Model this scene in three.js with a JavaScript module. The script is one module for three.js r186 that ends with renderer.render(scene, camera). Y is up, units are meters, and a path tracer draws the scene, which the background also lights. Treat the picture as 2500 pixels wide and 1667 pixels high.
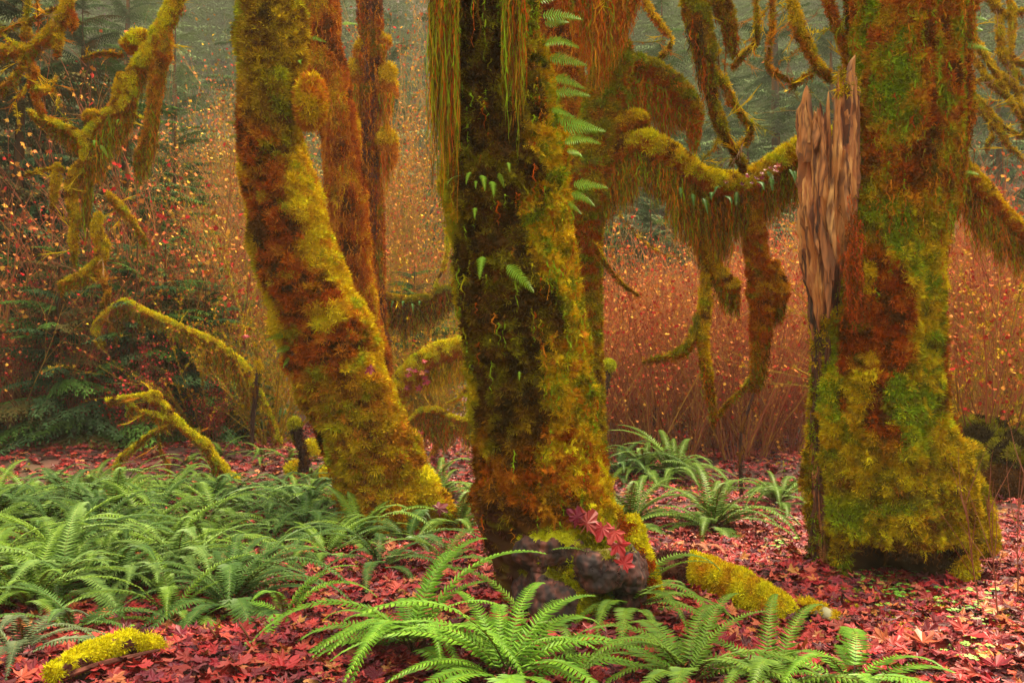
import * as THREE from 'three';
import { ImprovedNoise } from 'three/addons/math/ImprovedNoise.js';
import { mergeGeometries } from 'three/addons/utils/BufferGeometryUtils.js';

// ------------------------------------------------------------------ camera, sky, sun, exposure
const scene = new THREE.Scene();
const F = 2171, EYE = 1.5, PITCH = Math.atan(66.5 / F);
const camera = new THREE.PerspectiveCamera(2 * Math.atan(833.5 / F) * 180 / Math.PI, 2500 / 1667, 0.1, 600);
camera.position.set(0, EYE, 0);
camera.rotation.x = PITCH;
const renderer = new THREE.WebGLRenderer({ antialias: true });
renderer.toneMapping = THREE.LinearToneMapping;
renderer.toneMappingExposure = 7.4;
renderer.shadowMap.enabled = true;
{ // an even overcast sky, brighter towards the zenith
  const W = 64, H = 32, d = new Float32Array(W * H * 4);
  for (let y = 0; y < H; y++) for (let x = 0; x < W; x++) {
    const e = Math.max(0, Math.sin(((y + 0.5) / H - 0.5) * Math.PI)), k = 0.18 * (1 + 2 * e), i = (y * W + x) * 4;
    d[i] = k * 1.04; d[i + 1] = k; d[i + 2] = k * 0.86; d[i + 3] = 1;
  }
  const t = new THREE.DataTexture(d, W, H, THREE.RGBAFormat, THREE.FloatType);
  t.mapping = THREE.EquirectangularReflectionMapping; t.magFilter = THREE.LinearFilter; t.needsUpdate = true;
  scene.background = t; scene.environment = t;
}
const sun = new THREE.DirectionalLight(0xffedc8, 1.5);
sun.name = 'sun'; sun.position.set(19, 40, -26); sun.target.position.set(0, 0, -8);
sun.castShadow = true; sun.shadow.radius = 22; sun.shadow.mapSize.set(2048, 2048);
Object.assign(sun.shadow.camera, { left: -30, right: 30, top: 30, bottom: -30, near: 1, far: 120 });
scene.add(sun, sun.target);
scene.fog = new THREE.FogExp2(0xf5efd6, 0.0013);

// ------------------------------------------------------------------ helpers
const V = (x, y, z) => new THREE.Vector3(x, y, z);
let seed = 7;
const setSeed = (s) => { seed = s | 0; };
const rnd = () => { seed = (seed + 0x6d2b79f5) | 0; let t = Math.imul(seed ^ (seed >>> 15), 1 | seed); t = (t + Math.imul(t ^ (t >>> 7), 61 | t)) ^ t; return ((t ^ (t >>> 14)) >>> 0) / 4294967296; };
const R = (a, b) => a + (b - a) * rnd();
const pick = (a) => a[Math.floor(rnd() * a.length)];
const gauss = () => (rnd() + rnd() + rnd() - 1.5) / 1.5;
const clamp = (x, a = 0, b = 1) => Math.min(b, Math.max(a, x));
const lerp = (a, b, t) => a + (b - a) * t;
const sm = (a, b, x) => { const t = clamp((x - a) / (b - a)); return t * t * (3 - 2 * t); };
const perlin = new ImprovedNoise();
const N3 = (x, y, z) => perlin.noise(x + 31.7, y + 17.3, z + 53.1);
const fbm = (x, y, z, o = 4) => { let s = 0, a = 0.5; for (let i = 0; i < o; i++) { s += a * N3(x, y, z); x *= 2.03; y *= 2.03; z *= 2.03; a *= 0.5; } return s; };
const SP = Math.sin(PITCH), CP = Math.cos(PITCH);
// a point of the place: picture column and row of the photograph (2500 x 1667) and metres along the view
const at = (x, y, d) => V((x - 1250) / F * d, EYE + d * (SP + CP * (833.5 - y) / F), d * (-CP + SP * (833.5 - y) / F));
const px = (w, d) => w / F * d;

function ground(x, z) {
  const d = -z;
  let h = fbm(x * 0.35, 0, z * 0.35, 3) * 0.22 + fbm(x * 1.7, 3, z * 1.7, 2) * 0.05;
  h += sm(10.8, 13.2, d + fbm(x * 0.3, 5, 0, 2) * 2) * (x < 1.2 ? 0.34 : 0.12);
  h += Math.max(0, d - 14) * 0.045;
  if (d > 34) h += (d - 34) ** 2 / (d - 34 + 14) * 0.66;
  const a = Math.abs(x); if (a > 24) h += (a - 24) * 0.25;
  return h;
}
function gp(x, y) { // where the ray through that picture point meets the ground
  for (let d = 2.5; d < 60; d += 0.02) { const p = at(x, y, d); if (p.y <= ground(p.x, p.z)) { p.y = ground(p.x, p.z); return p; } }
  return at(x, y, 30);
}
const gl = (x, y, lift) => gp(x, y).add(V(0, lift, 0));
const onGround = (x, z) => V(x, ground(x, z), z);

const used = {};
const numbered = (n) => { const k = used[n] = (used[n] ?? -1) + 1; return k ? `${n}_${String(k).padStart(3, '0')}` : n; };
function thing(name, label, category, base = V(0, 0, 0), group, kind) {
  const g = new THREE.Group(); g.name = numbered(name); g.position.copy(base);
  g.userData = { label, category }; if (group) g.userData.group = group; if (kind) g.userData.kind = kind;
  scene.add(g); return g;
}
function part(parent, name, geo, mat, kind) { // geometry in world coordinates, hung under a thing
  const m = new THREE.Mesh(geo, mat); m.name = name; m.position.copy(parent.position).negate();
  m.castShadow = m.receiveShadow = true; if (kind) m.userData.kind = kind; parent.add(m); return m;
}
const UNDER = new THREE.Color().setRGB(0.05, 0.028, 0.012);
function mossed(parent, name, geo) { // the wet bark that shows between the moss sprigs
  const g = geo.clone(), c = g.attributes.color, u = new THREE.Color();
  for (let i = 0; i < c.count; i++) { u.fromBufferAttribute(c, i).lerp(UNDER, 0.62); c.setXYZ(i, u.r, u.g, u.b); }
  return part(parent, name, g, M.bark);
}
function lone(name, geo, mat, data) { const m = new THREE.Mesh(geo, mat); m.name = numbered(name); m.userData = data; m.castShadow = m.receiveShadow = true; scene.add(m); return m; }
const C = (r, g, b) => new THREE.Color().setRGB(r, g, b);
const ramp = (f, cs, lo = -0.28, hi = 0.28) => { const u = clamp((f - lo) / (hi - lo)) * (cs.length - 1), i = Math.min(cs.length - 2, Math.floor(u)); return cs[i].clone().lerp(cs[i + 1], u - i); };
const mixc = (a, b, t) => a.clone().lerp(b, clamp(t));

// ------------------------------------------------------------------ materials
const vMat = (o) => new THREE.MeshStandardMaterial({ color: 0xffffff, vertexColors: true, roughness: 1, ...o });
const M = {
  bark: new THREE.MeshPhysicalMaterial({ color: 0xffffff, vertexColors: true, roughness: 1, specularIntensity: 0, name: 'bark' }),
  wood: vMat({ roughness: 0.85, name: 'wood' }),
  ground: vMat({ roughness: 0.9, name: 'soil' }),
  moss: new THREE.MeshPhysicalMaterial({ name: 'moss', color: 0xffffff, roughness: 1, specularIntensity: 0, side: THREE.DoubleSide }),
  strand: new THREE.MeshPhysicalMaterial({ name: 'strand', color: 0xffffff, roughness: 1, specularIntensity: 0, side: THREE.DoubleSide }),
  leaf: new THREE.MeshPhysicalMaterial({ name: 'leaf', color: 0xffffff, roughness: 0.45, specularIntensity: 0.5, side: THREE.DoubleSide }),
  twigleaf: new THREE.MeshPhysicalMaterial({ name: 'twig leaf', color: 0xffffff, roughness: 1, specularIntensity: 0, side: THREE.DoubleSide }),
  needle: new THREE.MeshPhysicalMaterial({ name: 'needle', color: 0xffffff, roughness: 1, specularIntensity: 0, side: THREE.DoubleSide, vertexColors: true }),
};
const P = {
gold: C(0.60, 0.41, 0.008), yellow: C(0.64, 0.56, 0.010), olive: C(0.22, 0.20, 0.007), green: C(0.22, 0.35, 0.010), rust: C(0.38, 0.075, 0.006),
  orange: C(0.52, 0.19, 0.012), brown: C(0.13, 0.05, 0.008), dark: C(0.05, 0.03, 0.006), bark: C(0.10, 0.035, 0.026), pinkbark: C(0.26, 0.085, 0.06), wood: C(0.50, 0.19, 0.05),
};

// ------------------------------------------------------------------ geometry builders
class Soup { // loose triangles with colours
  constructor() { this.p = []; this.c = []; }
  tri(a, b, c, col) { this.p.push(a.x, a.y, a.z, b.x, b.y, b.z, c.x, c.y, c.z); if (col) for (let i = 0; i < 3; i++) this.c.push(col.r, col.g, col.b); }
  quad(a, b, c, d, col) { this.tri(a, b, c, col); this.tri(a, c, d, col); }
  geo() { const g = new THREE.BufferGeometry(); g.setAttribute('position', new THREE.Float32BufferAttribute(this.p, 3)); if (this.c.length) g.setAttribute('color', new THREE.Float32BufferAttribute(this.c, 3)); g.computeVertexNormals(); return g; }
}
// A limb: rings along a smooth path. pts: [Vector3, radius]; shape(theta, t, p, r) -> radius; paint(theta, t, p) -> Color
function limb(pts, { seg = 24, rings = 60, shape, paint, cap = true } = {}) {
  const curve = new THREE.CatmullRomCurve3(pts.map((q) => q[0]), false, 'centripetal');
  const pos = [], col = [], uv = [], idx = [], n = pts.length - 1, Z = V(0, 0, 1);
  for (let i = 0; i <= rings; i++) {
    const t = i / rings, c = curve.getPoint(t), tan = curve.getTangent(t), k = Math.min(n - 1, Math.floor(t * n)), f = t * n - k;
    const sf = f * f * (3 - 2 * f);
    let r = lerp(pts[k][1], pts[k + 1][1], sf);
    if (cap && i === rings) r *= 0.35;
    const e1 = Z.clone().addScaledVector(tan, -Z.dot(tan)); if (e1.lengthSq() < 0.02) e1.set(1, 0, 0).addScaledVector(tan, -tan.x); e1.normalize();
    const e2 = tan.clone().cross(e1);
    for (let j = 0; j <= seg; j++) {
      const th = j / seg * Math.PI * 2, dir = e1.clone().multiplyScalar(Math.cos(th)).addScaledVector(e2, Math.sin(th));
      const a = th > Math.PI ? th - 2 * Math.PI : th, q = c.clone().addScaledVector(dir, r);
      const rr = shape ? shape(a, t, q, r) : r * (1 + 0.35 * fbm(q.x * 7, q.y * 7, q.z * 7, 2));
      const w = c.clone().addScaledVector(dir, rr); pos.push(w.x, w.y, w.z); uv.push(th * r, t * 5);
      const cc = paint ? paint(a, t, w) : P.olive; col.push(cc.r, cc.g, cc.b);
    }
  }
  const S = seg + 1;
  for (let i = 0; i < rings; i++) for (let j = 0; j < seg; j++) { const a = i * S + j; idx.push(a, a + 1, a + S, a + 1, a + S + 1, a + S); }
  if (cap) for (const [row, flip] of [[0, 1], [rings, 0]]) { // close both ends
    const c = curve.getPoint(row / rings), m = pos.length / 3; pos.push(c.x, c.y, c.z); uv.push(0, 0); col.push(...col.slice(row * S * 3, row * S * 3 + 3));
    for (let j = 0; j < seg; j++) { const a = row * S + j; flip ? idx.push(a + 1, a, m) : idx.push(a, a + 1, m); }
  }
  const g = new THREE.BufferGeometry(); g.setIndex(idx);
  g.setAttribute('position', new THREE.Float32BufferAttribute(pos, 3)); g.setAttribute('color', new THREE.Float32BufferAttribute(col, 3)); g.setAttribute('uv', new THREE.Float32BufferAttribute(uv, 2));
  g.computeVertexNormals(); g.userData = { curve, pts }; return g;
}
function lump(c, rx, ry, rz, paint, amp = 0.35, freq = 5, detail = 5) {
  const g = new THREE.IcosahedronGeometry(1, detail * 4), p = g.attributes.position, col = new Float32Array(p.count * 3);
  for (let i = 0; i < p.count; i++) {
    const u = V().fromBufferAttribute(p, i).normalize(), q = V(c.x + u.x * rx, c.y + u.y * ry, c.z + u.z * rz);
    const k = 1 + amp * fbm(q.x * freq, q.y * freq, q.z * freq, 4), w = V(c.x + u.x * rx * k, c.y + u.y * ry * k, c.z + u.z * rz * k);
    p.setXYZ(i, w.x, w.y, w.z); const cc = paint(w, u); col.set([cc.r, cc.g, cc.b], i * 3);
  }
  g.setAttribute('color', new THREE.Float32BufferAttribute(col, 3)); g.deleteAttribute('uv'); g.computeVertexNormals(); return g;
}
// moss sprigs: blades that rise along +y
function tuftGeo(blades, len, wid, spread) {
  const s = new Soup();
  for (let b = 0; b < blades; b++) {
    const a = b / blades * 6.283 + R(-0.5, 0.5), k = R(0.15, 1) * spread, l = len * R(0.6, 1.1), dir = V(Math.cos(a) * k, 1, Math.sin(a) * k).normalize();
    const side = V(-Math.sin(a + R(-1, 1)), 0, Math.cos(a + R(-1, 1))).multiplyScalar(wid / 2), root = V(Math.cos(a), 0, Math.sin(a)).multiplyScalar(len * 0.12);
    const mid = root.clone().addScaledVector(dir, l * 0.55), tip = root.clone().addScaledVector(dir, l).add(V(Math.cos(a) * k, -0.5 * k, Math.sin(a) * k).multiplyScalar(l * 0.3));
    s.tri(root.clone(), mid.clone().add(side), mid.clone().sub(side)); s.tri(mid.clone().sub(side), mid.clone().add(side), tip);
  }
  return s.geo();
}
function featherGeo(len, wid) { // a feathery sprig: a stem with side shoots, lying along +y and nodding
  const s = new Soup();
  for (let f = 0; f < 4; f++) {
    const a = R(0, 6.28), out = V(Math.cos(a), 0, Math.sin(a)), L = len * R(0.6, 1.1), sd = V(-out.z, 0, out.x); let prev = null;
    for (let i = 0; i <= 6; i++) {
      const t = i / 6, c = V(0, L * (t - 0.45 * t * t), 0).addScaledVector(out, L * 0.6 * t * t);
      if (prev) {
        s.tri(prev.clone().addScaledVector(sd, wid * 0.3), prev.clone().addScaledVector(sd, -wid * 0.3), c);
        const w = L * 0.26 * Math.sin(Math.PI * Math.min(1, t * 0.85 + 0.15));
        for (const q of [-1, 1]) s.tri(prev.clone(), prev.clone().lerp(c, 0.9), c.clone().addScaledVector(sd, q * w).add(V(0, L * 0.06, 0)).addScaledVector(out, L * 0.05));
      }
      prev = c;
    }
  }
  return s.geo();
}
function strandGeo(barbs) { // one metre of hanging moss, down -y
  const s = new Soup(), n = 9; let prev = V(0, 0, 0), pw = 0.0075;
  for (let i = 1; i <= n; i++) {
    const t = i / n, c = V(R(-1, 1) * 0.03 * t + 0.012 * Math.sin(i * 1.3), -t, R(-1, 1) * 0.03 * t), w = 0.0085 * (1 - t * 0.85), a = R(0, 3.14), e = V(Math.cos(a), 0, Math.sin(a));
    s.quad(prev.clone().addScaledVector(e, pw), prev.clone().addScaledVector(e, -pw), c.clone().addScaledVector(e, -w), c.clone().addScaledVector(e, w));
    for (let b = 0; b < barbs; b++) { const q = R(0, 6.28), o = V(Math.cos(q), 0, Math.sin(q)), l = R(0.015, 0.05) * (1.1 - t); const m = prev.clone().lerp(c, rnd()); s.tri(m, m.clone().add(V(0, -0.03, 0)), m.clone().addScaledVector(o, l).add(V(0, -R(0.03, 0.09), 0))); }
    prev = c; pw = w;
  }
  return s.geo();
}
setSeed(11);
const TUFT = [tuftGeo(10, 0.056, 0.0085, 1.1), tuftGeo(9, 0.06, 0.008, 1.4)];
const FEATHER = [featherGeo(0.10, 0.011), featherGeo(0.09, 0.012)];
const STRAND = [strandGeo(2), strandGeo(3), strandGeo(2)];

const UPV = V(0, 1, 0), QT = new THREE.Quaternion(), MT = new THREE.Matrix4();
function copies(parent, name, geo, mat, list, kind = 'stuff') { // list: [position(world), quaternion, scale(Vector3|number), Color]
  if (!list.length) return;
  const m = new THREE.InstancedMesh(geo, mat, list.length); m.name = name; m.userData.kind = kind;
  const off = parent === scene ? V(0, 0, 0) : parent.position;
  list.forEach(([p, q, s, c], i) => { m.setMatrixAt(i, MT.compose(p.clone().sub(off), q, s.isVector3 ? s : V(s, s, s))); m.setColorAt(i, c); });
  m.castShadow = m.receiveShadow = true; parent.add(m); return m;
}
function sampler(geo) {
  const p = geo.attributes.position, c = geo.attributes.color, ix = geo.index ? geo.index.array : null, n = (ix ? ix.length : p.count) / 3, cum = new Float32Array(n), a = V(), b = V(), d = V();
  let sum = 0; const id = (k) => (ix ? ix[k] : k);
  for (let i = 0; i < n; i++) { a.fromBufferAttribute(p, id(i * 3)); b.fromBufferAttribute(p, id(i * 3 + 1)); d.fromBufferAttribute(p, id(i * 3 + 2)); sum += b.sub(a).cross(d.sub(a)).length() / 2; cum[i] = sum; }
  return { area: sum, pull() {
    const r = rnd() * sum; let lo = 0, hi = n - 1; while (lo < hi) { const m = (lo + hi) >> 1; cum[m] < r ? lo = m + 1 : hi = m; }
    let u = rnd(), v = rnd(); if (u + v > 1) { u = 1 - u; v = 1 - v; }
    const [A, B, D] = [0, 1, 2].map((k) => V().fromBufferAttribute(p, id(lo * 3 + k))), nrm = B.clone().sub(A).cross(D.clone().sub(A)).normalize();
    const col = c ? new THREE.Color().fromBufferAttribute(c, id(lo * 3)) : P.olive.clone();
    return { p: A.clone().addScaledVector(B.sub(A), u).addScaledVector(D.sub(A), v), n: nrm, c: col };
  } };
}
const vary = (c, k = 0.4) => { const f = 1 + gauss() * k; const d = c.clone().multiplyScalar(f); d.g *= 1 + gauss() * 0.12; return d; };
// moss growing out of a surface; per square metre
function mossOn(parent, geo, { density = 1800, size = 1, droop = 0.35, geos = TUFT, keep, tint, name = 'moss' } = {}) {
  const s = sampler(geo), n = Math.round(s.area * density * 0.68), lists = geos.map(() => []);
  for (let i = 0; i < n; i++) {
    const q = s.pull(); if (keep && rnd() > keep(q.p, q.n, q.c)) continue;
    if (q.n.z < -0.4) continue;
    const dir = q.n.clone().add(V(gauss() * 0.5, -droop + gauss() * 0.35, gauss() * 0.5)).normalize(), rot = new THREE.Quaternion().setFromUnitVectors(UPV, dir);
    rot.multiply(QT.setFromAxisAngle(UPV, R(0, 6.28)));
    lists[i % geos.length].push([q.p.addScaledVector(q.n, -0.006), rot.clone(), size * R(0.65, 1.42), vary(tint ? tint(q.p, q.n, q.c) : q.c, 0.5)]);
  }
  geos.forEach((g, k) => copies(parent, name, g, M.moss, lists[k]));
}
// strands that hang: starts() -> {p, len, c, w}
function hang(parent, n, start, name = 'hanging_moss') {
  const lists = STRAND.map(() => []);
  for (let i = 0; i < n; i++) {
    const s = start(i / n); if (!s) continue;
    const q = new THREE.Quaternion().setFromEuler(new THREE.Euler(gauss() * 0.07 + (s.rx || 0), R(0, 6.28), gauss() * 0.07));
    const w = s.w ?? 1; lists[i % STRAND.length].push([s.p, q, V(w, s.len, w), vary(s.c, 0.3)]);
  }
  STRAND.forEach((g, k) => copies(parent, name, g, M.strand, lists[k]));
}
const curtainColor = () => { const r = rnd(); return r < 0.34 ? P.rust.clone().lerp(P.orange, rnd()) : r < 0.64 ? P.brown.clone().lerp(P.olive, rnd()) : r < 0.84 ? P.green.clone().lerp(P.olive, rnd()) : P.brown; };

// mossy branch: path of [column, row, depth, width in picture units]; hang: [[u, length m], ...]
function mossyLimb(parent, path, o = {}) {
  const pts = path.map(([x, y, d, w]) => [at(x, y, d), Math.max(0.004, px(w, d) / 2 - (o.fuzz ?? 0.016))]);
  let len = 0; for (let i = 1; i < pts.length; i++) len += pts[i][0].distanceTo(pts[i - 1][0]);
  const top = o.top || P.yellow, low = o.low || P.rust, k = o.k ?? 9;
  // bright feather moss above, russet moss below, meeting along a ragged line
  const paint = (a, t, w) => ramp(fbm(w.x * k, w.y * k, w.z * k, 4), [P.brown, mixc(top, P.orange, 0.6), mixc(top, P.gold, 0.6), top, top, mixc(top, P.green, 0.6)]);
  const g = limb(pts, { seg: o.seg || 12, rings: Math.max(8, Math.round(len / 0.035)), paint, shape: (a, t, q, r) => r * (1 + (o.lumpy ?? 0.55) * fbm(q.x * 9, q.y * 9, q.z * 9, 2) + (o.lumpy ?? 0.55) * 0.5 * fbm(q.x * 25, q.y * 25, q.z * 25, 2)) });
  mossed(parent, o.name || 'limb', g);
  mossOn(parent, g, { density: (o.density ?? 2600) * 1.5, size: (o.size ?? 0.75) * 0.74, droop: 0.1, tint: (p, n, c) => (n.y < -0.3 + 0.5 * fbm(p.x * 8, p.y * 8, p.z * 8, 2) ? mixc(low, P.orange, rnd() * 0.8) : c) });
  if (o.hang) {
    const curve = g.userData.curve, lf = (u) => { const h = o.hang; for (let i = 1; i < h.length; i++) if (u <= h[i][0]) return lerp(h[i - 1][1], h[i][1], (u - h[i - 1][0]) / (h[i][0] - h[i - 1][0])); return 0; };
    hang(parent, Math.round(len * (o.hangN ?? 260) * 1.25), () => {
      const u = rnd(), L = lf(u); if (L <= 0.01) return null;
      const p = curve.getPoint(u), k = Math.min(pts.length - 2, Math.floor(u * (pts.length - 1))), r = pts[k][1];
      const clump = 0.55 + 0.9 * Math.max(0, fbm(p.x * 6, p.y * 6, p.z * 6, 2) + 0.35);
      p.x += gauss() * r * 0.8; p.z += gauss() * r * 0.8; p.y -= r * 0.3;
      return { p, len: L * clump * R(0.35, 1.05), c: o.hangColor ? o.hangColor() : curtainColor(), w: o.hangW ?? 1 };
    });
  }
  return g;
}

// ------------------------------------------------------------------ the setting
{
  const xs = [], zs = [];
  for (let i = 0; i <= 150; i++) { const u = i / 75 - 1; xs.push(Math.sign(u) * (Math.abs(u) * 9 + Math.abs(u) ** 4 * 160)); }
  for (let i = 0; i <= 190; i++) { const u = i / 190; zs.push(6 - u * 26 - Math.max(0, u - 0.55) ** 2 * 900); }
  zs.unshift(14, 10, 8); zs.unshift(60, 30, 20);
  const pos = [], col = [], idx = [], W = xs.length;
  for (const z of zs) for (const x of xs) {
    pos.push(x, ground(x, z), z);
    const v = fbm(x * 3, 0, z * 3, 4), c = mixc(C(0.055, 0.02, 0.014), v > 0.1 ? C(0.16, 0.03, 0.02) : C(0.09, 0.05, 0.02), Math.abs(v) * 3); col.push(c.r, c.g, c.b);
  }
  for (let i = 0; i + 1 < zs.length; i++) for (let j = 0; j + 1 < W; j++) { const a = i * W + j; idx.push(a, a + 1, a + W, a + 1, a + W + 1, a + W); }
  const g = new THREE.BufferGeometry(); g.setIndex(idx); g.setAttribute('position', new THREE.Float32BufferAttribute(pos, 3)); g.setAttribute('color', new THREE.Float32BufferAttribute(col, 3)); g.computeVertexNormals();
  if (g.attributes.normal.getY(0) < 0) { for (let i = 0; i < idx.length; i += 3) { const t = idx[i]; idx[i] = idx[i + 1]; idx[i + 1] = t; } g.setIndex(idx); g.computeVertexNormals(); }
  lone('ground', g, M.ground, { kind: 'structure', label: 'forest floor of dark soil rising to a wooded hillside', category: 'ground' });
}

// ------------------------------------------------------------------ the great trees
const trunkPath = (rows, d, extend) => { // rows: [column, row, width], bottom first
  const pts = rows.map(([x, y, w, dd = 0]) => [at(x, y, d + dd), px(w, d + dd) / 2 - 0.02]);
  const a = pts[pts.length - 1], b = pts[pts.length - 2], dir = a[0].clone().sub(b[0]).normalize();
  if (extend) pts.push([a[0].clone().addScaledVector(dir, extend), a[1] * 0.9]);
  return pts;
};
// leaning maple
{
  setSeed(101);
  const d = 8.8, base = gp(973, 1262), t = thing('maple_tree', 'leaning mossy maple trunk with rust and gold moss, between fern bank and central trunk', 'tree', base);
  const pts = trunkPath([[985, 1330, 235], [975, 1265, 215], [948, 1200, 205], [895, 1059, 205], [838, 944, 218], [798, 830, 222], [748, 715, 203], [713, 600, 188], [694, 497, 178], [667, 421, 152], [658, 306, 140], [660, 191, 150], [664, 100, 160], [660, 0, 158]], d, 2.2);
  const y0 = base.y;
  const paint = (a, tt, w) => {
    const h = w.y - y0, v = fbm(w.x * 2.3, w.y * 2.0, w.z * 2.3, 4), f = fbm(w.x * 9, w.y * 9, w.z * 9, 3);
    const edge = a + v * 2.2; // moss zones round the trunk, russet in front, golden to the right
    const ff = f + 0.5 * fbm(w.x * 24, w.y * 24, w.z * 24, 2), gold = ramp(ff, [P.orange, P.gold, P.gold, P.yellow]), front = ramp(ff, [P.dark, P.brown, P.rust, P.rust, P.orange]);
    let c = mixc(front, gold, sm(0.4, 0.85, edge));
    if (edge < -1.0) c = mixc(c, P.gold, sm(-1.0, -1.3, edge));
    const low = ramp(ff, [P.brown, P.orange, mixc(P.gold, P.olive, 0.5), P.gold]); c = mixc(low, c, sm(1.0, 1.7, h + v));
    c = mixc(c, ramp(ff, [P.brown, mixc(P.olive, P.rust, 0.4), mixc(P.olive, P.gold, 0.5), P.gold]), sm(3.5, 4.2, h - v * 1.2));
    const gr = fbm(w.x * 3 + 40, w.y * 3, w.z * 3, 3); c = mixc(c, P.green, 0.6 * sm(0.2, 0.4, gr + 0.6 * ff)); c = mixc(c, P.dark, sm(-0.2, -0.34, gr) * (edge < 0.3 ? 0.8 : 0));
    return c;
  };
  const shape = (a, tt, q, r) => r * (1 + 0.34 * fbm(q.x * 2.2, q.y * 2.6, q.z * 2.2, 3) + 0.22 * fbm(q.x * 9, q.y * 9, q.z * 9, 3)) + Math.max(0, 0.45 - (q.y - y0)) * 0.35 * (0.6 + 0.6 * Math.cos(a * 4 + 1));
  const g = limb(pts, { seg: 80, rings: 190, shape, paint }); mossed(t, 'trunk', g);
  mossOn(t, g, { density: 2600, size: 1.0, droop: 0.3 });
  mossOn(t, g, { density: 500, size: 0.8, geos: FEATHER, droop: 0.6, keep: (p, n) => (n.x > 0 ? 1 : 0.25) });
  const b = lump(at(757, 250, d - 0.15), 0.13, 0.25, 0.16, (w) => (fbm(w.x * 8, w.y * 8, w.z * 8) > 0.05 ? P.gold : P.orange), 0.3, 6); mossed(t, 'burl', b); mossOn(t, b, { density: 3200, droop: 0.2 });
  const rt = limb([[at(1010, 1170, d), 0.18], [at(1040, 1225, d - 0.1), 0.17], [at(1080, 1290, d - 0.2), 0.12], [at(1105, 1330, d - 0.3), 0.06]], { paint: (a, u, w) => (fbm(w.x * 7, w.y * 7, w.z * 7) > -0.05 ? P.yellow : P.gold), rings: 30 }); mossed(t, 'root', rt); mossOn(t, rt, { density: 3000 });
  const st = limb([[at(735, 840, d + 0.2), 0.07], [at(770, 960, d + 0.25), 0.1], [at(815, 1080, d + 0.25), 0.12], [at(860, 1200, d + 0.2), 0.12], [at(885, 1290, d + 0.1), 0.15]], { paint: (a, u, w) => (fbm(w.x * 5, w.y * 5, w.z * 5) > 0.02 ? P.rust : P.dark), rings: 50 }); mossed(t, 'root', st); mossOn(t, st, { density: 2200, droop: 0.7 });
  const s = sampler(g); hang(t, 1500, () => { const q = s.pull(); if (q.n.z < -0.2) return null; return { p: q.p, len: R(0.05, 0.22), c: mixc(q.c, P.orange, 0.4), w: 0.8 }; });
}
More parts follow.
